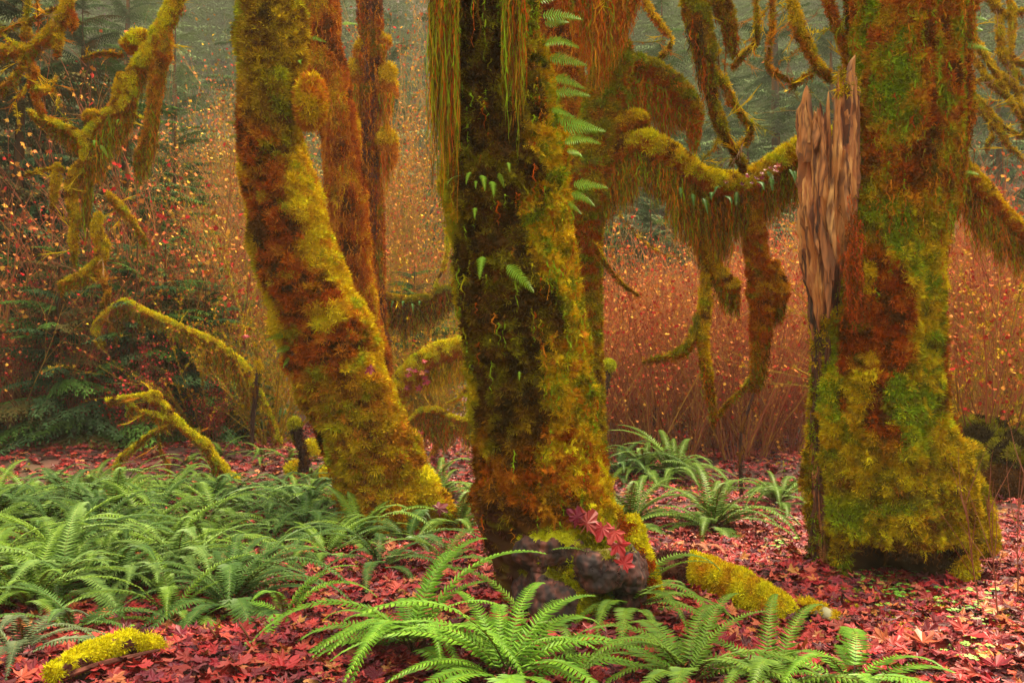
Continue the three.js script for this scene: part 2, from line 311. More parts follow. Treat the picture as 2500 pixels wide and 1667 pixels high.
// central maple
let centralTop, T2;
{
  setSeed(202);
  const d = 5.75, base = gp(1390, 1470), t = T2 = thing('maple_tree', 'thick dark mossy maple trunk in the middle with bare burl at its foot', 'tree', base);
  const pts = trunkPath([[1400, 1520, 300], [1395, 1440, 318], [1385, 1353, 330], [1352, 1281, 320], [1326, 1200, 322], [1309, 1097, 300], [1293, 1021, 288], [1291, 944, 292], [1283, 830, 296], [1263, 715, 292], [1246, 600, 290], [1232, 459, 300], [1230, 383, 294], [1222, 306, 284], [1205, 191, 262], [1190, 80, 250], [1184, 0, 246]], d, 2.4);
  const y0 = base.y;
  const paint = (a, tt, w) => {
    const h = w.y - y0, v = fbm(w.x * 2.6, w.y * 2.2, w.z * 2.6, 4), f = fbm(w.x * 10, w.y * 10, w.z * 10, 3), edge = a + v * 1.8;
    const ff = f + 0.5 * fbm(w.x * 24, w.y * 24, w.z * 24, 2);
    let c = ramp(ff, [P.dark, P.dark, P.brown, mixc(P.brown, P.olive, 0.6), P.olive]); // dark wet moss in front, with the shade of that side painted in
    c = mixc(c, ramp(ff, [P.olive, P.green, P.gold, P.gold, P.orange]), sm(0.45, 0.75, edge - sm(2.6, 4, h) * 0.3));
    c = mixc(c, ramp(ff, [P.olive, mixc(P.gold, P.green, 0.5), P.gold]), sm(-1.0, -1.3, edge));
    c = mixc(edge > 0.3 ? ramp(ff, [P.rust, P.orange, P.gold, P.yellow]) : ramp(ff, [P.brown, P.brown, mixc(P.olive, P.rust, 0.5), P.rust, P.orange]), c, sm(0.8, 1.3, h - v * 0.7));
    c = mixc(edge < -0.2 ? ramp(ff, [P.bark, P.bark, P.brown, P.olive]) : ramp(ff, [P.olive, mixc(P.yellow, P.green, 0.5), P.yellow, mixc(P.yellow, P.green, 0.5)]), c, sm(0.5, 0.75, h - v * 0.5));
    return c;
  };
  const shape = (a, tt, q, r) => { const h = q.y - y0; return r * (1 + 0.20 * fbm(q.x * 2.4, q.y * 2.2, q.z * 2.4, 3) + 0.2 * fbm(q.x * 9, q.y * 9, q.z * 9, 3)) + Math.max(0, 0.7 - h) * 0.10 * Math.cos(a * 5 + 0.6); };
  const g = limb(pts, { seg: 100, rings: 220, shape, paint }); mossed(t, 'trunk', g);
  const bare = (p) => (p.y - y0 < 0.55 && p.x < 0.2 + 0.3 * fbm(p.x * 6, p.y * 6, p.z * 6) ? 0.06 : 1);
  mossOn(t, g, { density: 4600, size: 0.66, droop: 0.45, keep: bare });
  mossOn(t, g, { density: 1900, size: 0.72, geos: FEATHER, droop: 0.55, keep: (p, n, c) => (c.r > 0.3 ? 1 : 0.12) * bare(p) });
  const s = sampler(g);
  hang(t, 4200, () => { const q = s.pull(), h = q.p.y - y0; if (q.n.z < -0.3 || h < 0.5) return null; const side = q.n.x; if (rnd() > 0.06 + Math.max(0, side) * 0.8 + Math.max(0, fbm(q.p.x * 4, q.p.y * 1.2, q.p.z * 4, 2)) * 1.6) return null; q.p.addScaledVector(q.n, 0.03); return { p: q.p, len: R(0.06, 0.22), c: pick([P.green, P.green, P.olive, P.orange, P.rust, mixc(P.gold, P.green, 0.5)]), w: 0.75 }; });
  // long curtains from the limbs above the picture
  const cs = [[1050, 1118, 700, 0.15, 1.15], [1228, 1282, 330, 0.05, 0.8], [1150, 1220, 14, 0.1, 0.4]];
  for (const [x0, x1, n, l0, l1] of cs) hang(t, n, () => ({ p: at(R(x0, x1), R(-190, 10), d - R(0.32, 0.5)), len: l0 + (l1 - l0) * rnd() ** 1.5 + 0.15, c: pick([P.rust, P.orange, P.brown, P.brown, P.olive, P.green, P.olive]), w: 0.6 }));
  // burl and root lobes at the foot
  const barkC = (w) => { const f = fbm(w.x * 20, w.y * 8, w.z * 20, 4), k = fbm(w.x * 4, w.y * 4, w.z * 4, 2); return ramp(f + k * 0.4, [C(0.03, 0.018, 0.018), C(0.05, 0.025, 0.022), P.bark, P.bark, P.pinkbark], -0.22, 0.34); };
  const topMoss = (w, u) => (u.y > 0.5 + fbm(w.x * 9, w.y * 9, w.z * 9) * 0.9 ? mixc(P.yellow, P.green, 0.3) : barkC(w));
  const lobes = [[1350, 1345, 0.30, 0.20, 0.20, 0.20, 0], [1450, 1385, 0.36, 0.2, 0.15, 0.18, 1], [1350, 1445, 0.36, 0.17, 0.2, 0.2, 0], [1530, 1400, 0.22, 0.12, 0.22, 0.2, 1], [1300, 1440, 0.16, 0.14, 0.2, 0.2, 0]];
  for (const [x, y, fwd, rx, ry, rz, m] of lobes) {
    const l = lump(at(x, y, d - fwd), rx, ry, rz, y > 1380 ? (w, u) => (u.y > 0.8 + fbm(w.x * 9, w.y * 9, w.z * 9) ? P.olive : barkC(w)) : topMoss, 0.7, 4.5, 7); part(t, 'root_burl', l, M.wood);
    mossOn(t, l, { density: 6000, size: 0.5, droop: 0.2, keep: (p, n, c) => (c.r > 0.2 && c.b < 0.05 ? 1 : 0.02) });
  }
  const rr = limb([[at(1500, 1290, d - 0.1), 0.16], [at(1530, 1340, d - 0.15), 0.13], [at(1560, 1390, d - 0.2), 0.1], [at(1575, 1450, d - 0.2), 0.09]], { paint: (a, u, w) => (fbm(w.x * 7, w.y * 7, w.z * 7) > -0.05 ? P.yellow : P.rust), rings: 30 }); mossed(t, 'root', rr); mossOn(t, rr, { density: 6000, size: 0.55 });
}
// right maple with its dead, broken stem
{
  setSeed(303);
  const d = 6.75, base = gp(2140, 1400), t = thing('maple_tree', 'massive mossy maple on the right with broken dead stem and hollow foot', 'tree', base);
  const pts = trunkPath([[2140, 1430, 250], [2155, 1385, 290], [2172, 1330, 330], [2178, 1281, 350], [2176, 1200, 350], [2162, 1098, 334], [2145, 1021, 306], [2140, 944, 300], [2142, 830, 292], [2146, 715, 294], [2158, 600, 284], [2180, 421, 284], [2200, 344, 282], [2212, 230, 272], [2217, 115, 266], [2220, 0, 268]], d, 2.2);
  const y0 = base.y;
  const paint = (a, tt, w) => {
    const h = w.y - y0, v = fbm(w.x * 2.4, w.y * 2.0, w.z * 2.4, 4), f = fbm(w.x * 10, w.y * 8, w.z * 10, 3), edge = a + v * 1.4;
    const streak = fbm(w.x * 7, w.y * 1.4, w.z * 7, 3);
    const ff = f + 0.5 * fbm(w.x * 24, w.y * 24, w.z * 24, 2), og = mixc(P.gold, P.olive, 0.45);
    let c = mixc(ramp(ff, [P.olive, og, P.gold, P.gold, P.yellow]), ramp(ff, [P.olive, P.green, P.green, mixc(P.green, P.yellow, 0.5), P.gold]), sm(-0.06, 0.08, v));
    c = mixc(c, ramp(streak + f * 0.5, [P.brown, P.rust, P.orange, og, mixc(P.olive, P.green, 0.6), P.green]), sm(2.5, 3.1, h - v * 1.2));
    c = mixc(c, ramp(ff, [P.brown, P.brown, P.rust, P.rust, P.orange]), sm(0.34, 0.2, Math.abs(edge + 0.42)) * sm(0.8, 1.1, h) * sm(2.7, 2.3, h));
    c = mixc(c, ramp(ff, [P.brown, P.rust, P.olive]), sm(0.85, 1.1, edge) * sm(2.6, 2.2, h));
    c = mixc(ramp(ff, [P.brown, mixc(P.orange, P.brown, 0.5), P.olive, og, P.gold, P.yellow]), c, sm(0.6, 1.0, h - v * 0.6));
    c = mixc(c, P.green, sm(0.08, 0.2, v) * sm(0.7, 0.5, h) * 0.8);
    c = mixc(c, ramp(ff, [P.olive, P.gold, P.yellow]), sm(0.6, 0.85, edge) * sm(1.0, 0.7, h));
    if (h < 0.26 && Math.abs(a + 0.12) < 0.8) c = mixc(UNDER, P.brown, sm(-0.1, 0.3, f)); // mottled dark brown inside the hollow
    return c;
  };
  const shape = (a, tt, q, r) => {
    const h = q.y - y0, fl = Math.max(0, 1.5 - h);
    let k = r * (1 + 0.2 * fbm(q.x * 2.2, q.y * 1.6, q.z * 2.2, 3) + 0.17 * fbm(q.x * 9, q.y * 7, q.z * 9, 3)) + fl * 0.06 * Math.cos(a * 7 + 0.8 + h + 2 * fbm(q.x, q.y, q.z, 2)) + 0.02 * Math.sin(a * 9 + h * 0.7);
    const hollow = sm(0.85, 0.5, Math.abs(a + 0.12 + 0.15 * fbm(q.x * 6, 0, 0, 2))) * sm(0.26 + 0.25 * fbm(a * 4, 2, 0, 2), 0.17 + 0.2 * fbm(a * 4, 2, 0, 2), h); // the hollow under the foot
    return k * (1 - 0.9 * hollow);
  };
  const ax = at(2165, 1385, d), g = limb(pts, { seg: 120, rings: 220, shape, paint }); mossed(t, 'trunk', g);
  mossOn(t, g, { density: 4600, size: 0.72, droop: 0.35, keep: (p, n) => (p.y - y0 < 0.27 && Math.hypot(p.x - ax.x, p.z - ax.z) < 0.46 ? 0 : p.y - y0 < 0.1 ? 0.3 : 1) });
  mossOn(t, g, { density: 900, size: 0.75, geos: FEATHER, droop: 0.6, keep: (p, n, c) => (p.y - y0 < 0.27 && Math.hypot(p.x - ax.x, p.z - ax.z) < 0.46 ? 0 : c.r > 0.35 ? 1 : 0.3) });
  const s = sampler(g);
  hang(t, 5200, () => { const q = s.pull(), h = q.p.y - y0; if (q.n.z < -0.3) return null; const top = sm(2.0, 2.8, h); if (rnd() > 0.1 + 0.9 * top && h > 0.5) return null; if (h < 0.25) return null; q.p.addScaledVector(q.n, 0.02); return { p: q.p, len: R(0.08, 0.34) * (0.4 + 0.6 * top), c: h > 2 ? pick([P.rust, P.orange, P.olive, P.green, P.brown]) : P.brown, w: 0.8 }; });
  hang(t, 320, () => ({ p: at(R(2300, 2362), R(-60, 330), d - R(-0.1, 0.25)), len: R(0.2, 0.6), c: pick([P.rust, P.orange, P.brown, P.olive]), w: 0.8 }));
  // dead stem: a splintered shell of bare wood
  const seg = 200, rings = 240, pos = [], col = [], idx = [], c0 = at(2030, 1290, d + 0.05), c1 = at(2020, 240, d - 0.22);
  const topAt = (a) => { // where the break runs round the stem
    const right = sm(-0.35, 0.05, a), j = fbm(a * 3.5, 1, 4, 4) * 0.38 + fbm(a * 13, 8, 2, 2) * 0.12;
    return lerp(at(0, 268, d - 0.25).y, at(0, 205, d - 0.25).y, right) + j - 0.35 * sm(0.14, 0.02, Math.abs(a + 0.16)) - 0.5 * sm(1.6, 2.6, Math.abs(a));
  };
  const bot = base.y - 0.1;
  for (let i = 0; i <= rings + 14; i++) for (let j = 0; j <= seg; j++) {
    const th = j / seg * 6.28318, a = th > Math.PI ? th - 6.28318 : th, inside = i > rings, u = inside ? 1 - (i - rings) / 14 * 0.12 : i / rings;
    const y = lerp(bot, topAt(a), u), k = (y - c0.y) / (c1.y - c0.y), cx = lerp(c0.x, c1.x, clamp(k, -0.3, 1.3)), cz = lerp(c0.z, c1.z, clamp(k, -0.3, 1.3));
    const wob = 0.5 * fbm(y * 1.7, 2, a, 3), groove = fbm(a * 4 + wob, y * 1.3, 3, 5), chip = fbm(a * 3, y * 4, 9, 4), low = sm(2.6, 1.6, y);
    let r = 0.205 + 0.08 * groove + 0.05 * chip + 0.03 * fbm(a * 12, y * 9, 5, 3) + 0.018 * fbm(a * 26, y * 5, 1, 2) - 0.10 * low + 0.03 * sm(1.0, 0.1, y); if (inside) r -= 0.03 + 0.05 * (i - rings) / 14;
    pos.push(cx + Math.sin(a) * r * (a > 0 ? 1 - 0.3 * low : 1), y, cz + Math.cos(a) * r);
    const crack = fbm(a * 9 + wob * 3, y * 1.8, 6, 4), rot = fbm(a * 2.2, y * 1.6, 11, 4) + low * 0.35;
    const fine = fbm(a * 30, y * 6, 8, 3); let c = mixc(mixc(P.wood, C(0.66, 0.33, 0.10), 0.4 + chip * 2 + fine), C(0.14, 0.05, 0.02), sm(0.08, 0.24, crack + fine * 0.4));
    if (rot > 0.2) c = mixc(C(0.15, 0.05, 0.02), C(0.035, 0.02, 0.012), crack * 3 + 0.4); else if (rot > 0.1) c = mixc(c, C(0.3, 0.08, 0.03), 0.6);
    if (inside) c = C(0.18, 0.08, 0.04);
    col.push(c.r, c.g, c.b);
  }
  const S = seg + 1; for (let i = 0; i < rings + 14; i++) for (let j = 0; j < seg; j++) { const q = i * S + j; idx.push(q, q + 1, q + S, q + 1, q + S + 1, q + S); }
  const sg = new THREE.BufferGeometry(); sg.setIndex(idx); sg.setAttribute('position', new THREE.Float32BufferAttribute(pos, 3)); sg.setAttribute('color', new THREE.Float32BufferAttribute(col, 3)); sg.computeVertexNormals();
  const dead = part(t, 'dead_stem', sg, M.wood); dead.userData.label = 'splintered bare orange wood of the broken dead stem';
  mossOn(t, sg, { density: 2000, size: 0.7, tint: (p) => (p.y < 1.5 ? pick([P.olive, P.brown, P.green]) : pick([P.gold, P.olive])), keep: (p) => { const k = fbm(p.x * 5, p.y * 3, p.z * 5, 3); return p.y > topAt(0) - 0.25 ? (k > 0.1 ? 1 : 0) : p.y < 1.9 ? (k > -0.02 ? 0.9 : 0.1) : 0; } });
  for (let i = 0; i < 26; i++) { // loose splinters of the shell, each its own sliver
    const a = R(-1.7, 1.35), hgt = R(0.2, 0.6), w = R(0.025, 0.06), y1 = Math.min(topAt(a) + R(-0.9, 0.06), topAt(a) + 0.06), yb = y1 - hgt; if (yb < 1.75) continue;
    const k = (y1 - c0.y) / (c1.y - c0.y), cx = lerp(c0.x, c1.x, k), cz = lerp(c0.z, c1.z, k), g = new THREE.BoxGeometry(w, hgt, R(0.025, 0.05), 3, 9, 1), p = g.attributes.position, cc = new Float32Array(p.count * 3), tone = mixc(P.wood, pick([C(0.68, 0.36, 0.11), C(0.22, 0.07, 0.025), C(0.5, 0.2, 0.06), C(0.30, 0.09, 0.03)]), rnd()), ph = R(0, 50);
    for (let v = 0; v < p.count; v++) { const u = p.getY(v) / hgt + 0.5, sx = 1 - 0.75 * sm(0.45, 1, u) - 0.8 * sm(0.4, 0, u), n = fbm(p.getX(v) * 30 + ph, p.getY(v) * 9, p.getZ(v) * 30, 3); p.setXYZ(v, p.getX(v) * sx + n * 0.02 + 0.015 * Math.sin(u * 3 + ph), p.getY(v) + (u > 0.95 ? n * 0.12 : 0), p.getZ(v) + n * 0.03); const q = mixc(tone, C(0.16, 0.06, 0.02), sm(0.02, 0.3, Math.abs(n) * 1.6)); cc.set([q.r, q.g, q.b], v * 3); }
    g.setAttribute('color', new THREE.Float32BufferAttribute(cc, 3)); g.computeVertexNormals(); g.rotateZ(gauss() * 0.05); g.rotateY(a); g.translate(cx + Math.sin(a) * 0.195, (y1 + yb) / 2, cz + Math.cos(a) * 0.195);
    part(t, 'splinter', g, M.wood);
  }
  // russet moss spilling from the rot between stem and trunk
  hang(t, 420, () => { const y = 470 + 300 * Math.sqrt(rnd()); return { p: at(2075 + gauss() * 42 + (y - 470) * 0.06, y, d - R(0.36, 0.52)), len: R(0.04, 0.16), c: pick([P.rust, C(0.45, 0.07, 0.015), P.brown, P.brown]), w: 0.55 }; });
  // limb that leaves behind the trunk and falls away to the right
  mossyLimb(t, [[2260, 330, 7.2, 60], [2330, 400, 7.4, 58], [2400, 470, 7.6, 54], [2450, 530, 7.8, 50], [2520, 600, 8.0, 48], [2620, 680, 8.2, 40]], { top: P.gold, hang: [[0, 0.2], [0.25, 0.6], [0.5, 0.5], [0.8, 0.4], [1, 0.2]], hangN: 500, density: 3000, size: 0.9 });
  // foot that spreads to the right
  const ft = limb([[at(2285, 1080, d), 0.14], [at(2325, 1150, d - 0.05), 0.15], [at(2362, 1220, d - 0.1), 0.14], [at(2395, 1300, d - 0.15), 0.11], [at(2415, 1350, d - 0.2), 0.07]], { paint: (a, u, w) => (fbm(w.x * 6, w.y * 6, w.z * 6) > -0.04 ? mixc(P.gold, P.olive, 0.3) : P.olive), rings: 40 }); mossed(t, 'root', ft); mossOn(t, ft, { density: 4600, size: 0.72 });
}
// the trunks that stand behind
function backTrunk(label, rows, d, lumps, s, cols) {
  setSeed(s);
  const last = rows[0], base = gp(last[0], 1150); base.copy(at(last[0], last[1], d)); base.y = ground(base.x, base.z);
  const t = thing('maple_tree', label, 'tree', base, 'slender trunks behind the great maples');
  const pts = trunkPath(rows, d, 2.5); pts.unshift([base.clone().add(V(0, -0.1, 0)), pts[0][1] * 1.25]);
  const paint = (a, u, w) => { const f = fbm(w.x * 5, w.y * 3, w.z * 5, 3); return ramp(f + 0.4 * fbm(w.x * 20, w.y * 20, w.z * 20, 2), [P.brown, cols[2], cols[1], cols[0]]); };
  const g = limb(pts, { seg: 40, rings: 150, paint, shape: (a, u, q, r) => r * (1 + 0.4 * fbm(q.x * 2.5, q.y * 2.5, q.z * 2.5, 3) + 0.15 * fbm(q.x * 10, q.y * 10, q.z * 10, 2)) }); mossed(t, 'trunk', g);
  mossOn(t, g, { density: 1500, size: 1.0, droop: 0.5 });
  const sp = sampler(g); hang(t, 2200, () => { const q = sp.pull(); if (q.n.z < -0.3) return null; q.p.addScaledVector(q.n, 0.03); return { p: q.p, len: R(0.08, 0.4), c: pick([P.rust, P.orange, P.orange, q.c]), w: 1 }; });
  for (const [x, y, w, h] of lumps) { const l = lump(at(x, y, d - 0.02), px(w, d) * 0.42, px(h, d) * 0.62, px(w, d) * 0.4, (q) => (q.y > at(x, y, d).y + 0.3 * px(h, d) * fbm(q.x * 8, q.y * 8, q.z * 8) ? P.gold : P.orange), 0.75, 5, 3); mossed(t, 'burl', l); mossOn(t, l, { density: 1800 }); hang(t, 60, () => ({ p: at(x + gauss() * w * 0.4, y + h * 0.2, d - 0.12 + gauss() * 0.1), len: R(0.15, 0.5) * h / 60, c: pick([P.rust, P.orange, P.olive]) })); }
  return t;
}
backTrunk('straight rust-red mossy trunk just right of the leaning trunk', [[925, 960, 60], [905, 830, 66], [880, 715, 74], [862, 600, 88], [846, 459, 88], [826, 306, 88], [802, 191, 90], [784, 80, 92], [778, 0, 94]], 11.2, [[872, 500, 34, 60], [880, 590, 40, 70], [870, 655, 36, 40]], 404, [P.gold, P.orange, P.rust]);
backTrunk('knobbly bark trunk with moss knobs, third from the left', [[935, 960, 46], [928, 810, 42], [918, 715, 40], [914, 600, 46], [906, 480, 52], [900, 383, 50], [902, 268, 48], [908, 153, 52], [902, 0, 54]], 12.4, [[865, 190, 44, 70], [945, 210, 50, 80], [942, 355, 56, 80], [870, 270, 30, 90], [935, 100, 30, 36], [880, 120, 36, 34]], 405, [P.olive, P.rust, C(0.14, 0.07, 0.06)]);
backTrunk('rust-red trunk hung with moss strands behind the central trunk', [[1430, 960, 80], [1425, 830, 76], [1420, 715, 64], [1408, 560, 84], [1396, 420, 96], [1384, 306, 100], [1376, 191, 100], [1368, 80, 104], [1362, 0, 108]], 8.4, [[1445, 90, 46, 100], [1340, 70, 40, 60]], 406, [P.gold, P.orange, P.rust]);

// the maple behind with the long curtained limb
{
  setSeed(505);
  const d = 7.6, base = at(1440, 1180, d); base.y = ground(base.x, base.z);
  const t = thing('maple_tree', 'maple behind the central trunk with a long horizontal limb curtained in moss', 'tree', base);
  mossyLimb(t, [[1450, 1240, d + 0.3, 70], [1440, 900, d + 0.3, 66], [1430, 640, d + 0.2, 74], [1436, 470, d, 100], [1458, 330, d, 110], [1490, 200, d, 100], [1512, 110, d, 66], [1515, 92, d, 30]], { name: 'trunk', seg: 40, top: P.olive, lumpy: 0.35, density: 2600, size: 0.95, hang: [[0, 0], [0.45, 0.15], [0.6, 0.4], [0.75, 0.7], [0.97, 0.6], [1, 0]], hangN: 380, hangColor: () => pick([P.olive, P.olive, P.rust, P.green, P.brown]) });
  mossyLimb(t, [[1490, 240, d + 0.05, 50], [1530, 160, d + 0.1, 44], [1590, 170, d + 0.15, 52], [1650, 215, d + 0.2, 60], [1690, 265, d + 0.2, 54], [1698, 310, d + 0.2, 30]], { top: P.olive, hang: [[0, 0.5], [0.3, 0.75], [0.6, 0.6], [0.85, 0.42], [1, 0.2]], hangN: 900, hangColor: () => pick([P.rust, P.rust, P.orange, P.olive, P.green]), density: 2600, size: 0.9 });
  mossyLimb(t, [[1480, 330, d - 0.05, 40], [1520, 300, d - 0.1, 44], [1560, 288, d - 0.1, 44], [1578, 300, d - 0.1, 26]], { top: P.gold, hang: [[0, 0.2], [0.5, 0.3], [1, 0.1]], hangN: 500, size: 0.9 });
  // the long limb
  mossyLimb(t, [[1420, 410, d, 60], [1500, 368, d - 0.05, 56], [1570, 345, d - 0.1, 60], [1640, 380, d - 0.12, 60], [1700, 430, d - 0.1, 64], [1760, 452, d - 0.05, 66], [1830, 440, d, 58], [1900, 395, d + 0.05, 52], [1960, 355, d + 0.1, 52], [2040, 330, d + 0.15, 44]], { seg: 20, top: P.yellow, density: 3600, size: 0.95, hang: [[0, 0.6], [0.15, 0.55], [0.35, 0.62], [0.5, 0.55], [0.62, 0.7], [0.8, 0.6], [0.93, 0.5], [1, 0.1]], hangN: 1300, hangW: 0.9 });
  // drooping pieces under it
  mossyLimb(t, [[1690, 520, d, 26], [1730, 620, d, 30], [1770, 680, d - 0.02, 44], [1800, 710, d - 0.02, 40]], { top: P.gold, hang: [[0, 0.3], [1, 0.35]], hangN: 420 });
  mossyLimb(t, [[1722, 640, d, 22], [1722, 740, d, 36], [1716, 830, d, 34], [1728, 900, d, 26], [1740, 960, d, 14], [1742, 1010, d, 12]], { top: P.gold, low: P.rust, hang: [[0, 0.5], [0.6, 0.4], [1, 0.1]], hangN: 300 });
  mossyLimb(t, [[1835, 470, d, 40], [1845, 600, d, 60], [1862, 720, d, 76], [1858, 800, d, 56], [1850, 880, d, 36], [1840, 930, d, 18]], { top: P.rust, low: P.rust, lumpy: 0.7, hang: [[0, 0.4], [0.6, 0.45], [1, 0.15]], hangN: 900, density: 3200 });
  mossyLimb(t, [[1890, 640, d, 30], [1905, 710, d, 50], [1895, 760, d, 30]], { top: P.orange, hang: [[0, 0.3], [1, 0.2]], hangN: 500 });
  mossyLimb(t, [[1848, 900, d, 18], [1815, 945, d, 14], [1775, 980, d, 10], [1740, 1030, d, 8]], { top: P.gold, hang: [[0, 0.1], [1, 0.06]] });
  mossyLimb(t, [[1708, 770, d, 24], [1690, 830, d, 34], [1660, 860, d, 26], [1610, 872, d, 14], [1570, 880, d, 6]], { top: P.olive, hang: [[0, 0.12], [1, 0.05]] });
  mossyLimb(t, [[1450, 590, d - 0.1, 14], [1480, 640, d - 0.1, 14], [1520, 690, d - 0.1, 12], [1560, 720, d - 0.1, 7]], { top: P.gold, hang: [[0, 0.1], [1, 0.05]] });
  mossyLimb(t, [[1510, 520, d - 0.1, 10], [1560, 580, d - 0.1, 10], [1620, 620, d - 0.1, 8], [1660, 630, d - 0.1, 5]], { top: P.gold });
}

// ------------------------------------------------------------------ mossy branches that reach into the picture
function branch(label, d, s, limbs, group) {
  setSeed(s);
  const first = limbs[0].p[0], t = thing('maple_branch', label, 'branch', at(first[0], first[1], d), group);
  const so = new Soup();
  for (const { p, ...o } of limbs) {
    const g = mossyLimb(t, p.map(([x, y, w, dd = 0]) => [x, y, d + dd, w]), o), c = g.userData.curve, n = Math.round(c.getLength() * 5);
    for (let i = 0; i < n; i++) twigs(so, c.getPoint(R(0.1, 1)), V(gauss() * 1.6, gauss() - 0.15, gauss() * 0.8), R(0.08, 0.32), R(0.002, 0.0042), 1, null, 0.6, vary(pick([P.gold, P.gold, P.olive, P.orange, C(0.3, 0.16, 0.08)]), 0.3), 0.03);
  }
  if (so.p.length) part(t, 'twig_spray', so.geo(), M.bark, 'stuff');
  return t;
}
branch('long mossy branch hanging at upper left, draped with rust strands', 9.2, 601, [
  { p: [[470, -160, 44], [452, -60, 44], [428, 0, 44], [406, 50, 46], [385, 95, 52], [350, 150, 54], [325, 185, 44], [318, 230, 40], [300, 262, 40], [262, 278, 34], [232, 312, 34], [214, 338, 40], [212, 380, 34], [206, 430, 26]], top: P.yellow, hang: [[0, 0.2], [0.3, 0.25], [0.45, 0.35], [0.6, 0.4], [0.7, 0.7], [0.92, 0.75], [1, 0.5]], hangN: 620 },
  { p: [[400, 70, 40], [395, 130, 50], [380, 190, 40], [372, 260, 32], [360, 320, 26], [330, 380, 16]], top: P.orange, low: P.rust, hang: [[0, 0.3], [0.6, 0.55], [1, 0.4]], hangN: 700 },
  { p: [[310, 118, 40], [330, 98, 46], [360, 82, 30]], top: P.yellow, size: 1 },
  { p: [[300, 180, 30], [288, 220, 28], [276, 262, 22]], top: P.gold },
  { p: [[70, 270, 14], [115, 295, 22], [160, 312, 24], [195, 332, 26], [218, 344, 28]], top: P.yellow, hang: [[0, 0.1], [0.5, 0.25], [1, 0.3]], hangN: 420 },
  { p: [[206, 290, 22], [222, 282, 34], [240, 285, 28], [232, 310, 24]], top: P.gold, hang: [[0, 0.2], [1, 0.1]] },
  { p: [[215, 380, 26], [180, 430, 34], [172, 480, 30], [186, 530, 26], [178, 580, 24], [184, 620, 20]], top: P.gold, hang: [[0, 0.3], [1, 0.25]], hangN: 380 },
  { p: [[240, 520, 20], [236, 560, 32], [248, 600, 36], [242, 636, 32], [215, 662, 26], [180, 680, 22], [142, 692, 14]], top: P.gold, low: P.orange, hang: [[0, 0.15], [1, 0.18]] },
  { p: [[236, 640, 26], [250, 680, 22], [264, 712, 18], [246, 745, 10]], top: P.orange, low: P.rust, hang: [[0, 0.1], [1, 0.12]] },
  { p: [[262, 470, 16], [295, 505, 20], [330, 545, 14], [355, 585, 8]], top: P.gold, hang: [[0, 0.1], [1, 0.18]] },
  { p: [[318, 270, 12], [350, 290, 10], [375, 280, 8]], top: P.yellow }, { p: [[140, 400, 24], [135, 450, 26], [128, 500, 18]], top: P.gold, hang: [[0, 0.15], [1, 0.15]] },
  { p: [[155, 410, 14], [110, 412, 10], [60, 425, 6]], top: P.gold, hang: [[0, 0.06], [1, 0.06]] },
  { p: [[300, 130, 8], [250, 125, 7], [200, 140, 5]], top: P.gold, hang: [[0, 0.08], [1, 0.06]] },
]);
branch('forked mossy branch at top left corner with drooping twigs', 8.4, 602, [
  { p: [[190, -140, 34], [172, -40, 34], [160, 20, 36], [146, 55, 40], [112, 90, 34], [82, 115, 30], [40, 122, 34], [0, 122, 34], [-60, 110, 30]], top: P.gold, low: P.rust, hang: [[0, 0.1], [0.6, 0.12], [1, 0.2]], hangN: 300 },
  { p: [[160, 10, 22], [172, 40, 30], [178, 75, 22]], top: P.rust, low: P.rust }, { p: [[150, 60, 22], [140, 100, 30], [138, 135, 14]], top: P.gold, hang: [[0, 0.08], [1, 0.1]] },
  { p: [[72, 122, 22], [74, 170, 22], [84, 228, 24], [104, 284, 18]], top: P.rust, low: P.brown, hang: [[0, 0.1], [1, 0.1]] },
  { p: [[78, 210, 16], [104, 222, 22], [126, 212, 14], [136, 182, 7]], top: P.gold }, { p: [[126, 214, 7], [140, 240, 8], [134, 280, 5]], top: P.gold },
  { p: [[60, 125, 18], [50, 160, 20], [20, 200, 16], [-30, 230, 14]], top: P.gold, hang: [[0, 0.1], [1, 0.16]] },
  { p: [[74, 130, 14], [40, 110, 14], [0, 85, 12], [-50, 60, 12]], top: P.yellow }, { p: [[70, -40, 16], [66, 30, 16], [62, 84, 30], [66, 100, 16]], top: P.olive },
  { p: [[40, 240, 12], [60, 225, 14], [64, 200, 10]], top: P.gold }, { p: [[38, 250, 9], [42, 290, 9], [48, 310, 5]], top: P.gold },
  { p: [[140, 15, 9], [80, 40, 8], [10, 70, 7], [-40, 90, 6]], top: P.gold, hang: [[0, 0.08], [1, 0.08]] }, { p: [[85, -30, 14], [92, 40, 12], [90, 110, 10]], top: P.rust },
  { p: [[86, 180, 20], [84, 165, 22], [88, 190, 8]], top: P.orange },
]);
branch('arching mossy branch with a long rust fringe above the left ferns', 13.2, 603, [
  { p: [[247, 850, 14], [244, 834, 24], [232, 815, 22], [238, 790, 20], [262, 765, 20], [285, 747, 22], [305, 741, 26], [345, 758, 19], [400, 780, 17], [455, 806, 17], [515, 830, 18], [565, 866, 20], [600, 898, 20], [620, 940, 18], [636, 965, 14], [658, 1012, 13], [686, 1085, 14]], top: P.yellow, hang: [[0, 0], [0.22, 0.05], [0.3, 0.5], [0.42, 0.35], [0.5, 0.2], [0.6, 0.5], [0.72, 0.75], [0.82, 0.5], [0.86, 0.1], [1, 0]], hangN: 520, density: 2600, size: 0.9, hangW: 1.2 },
]);
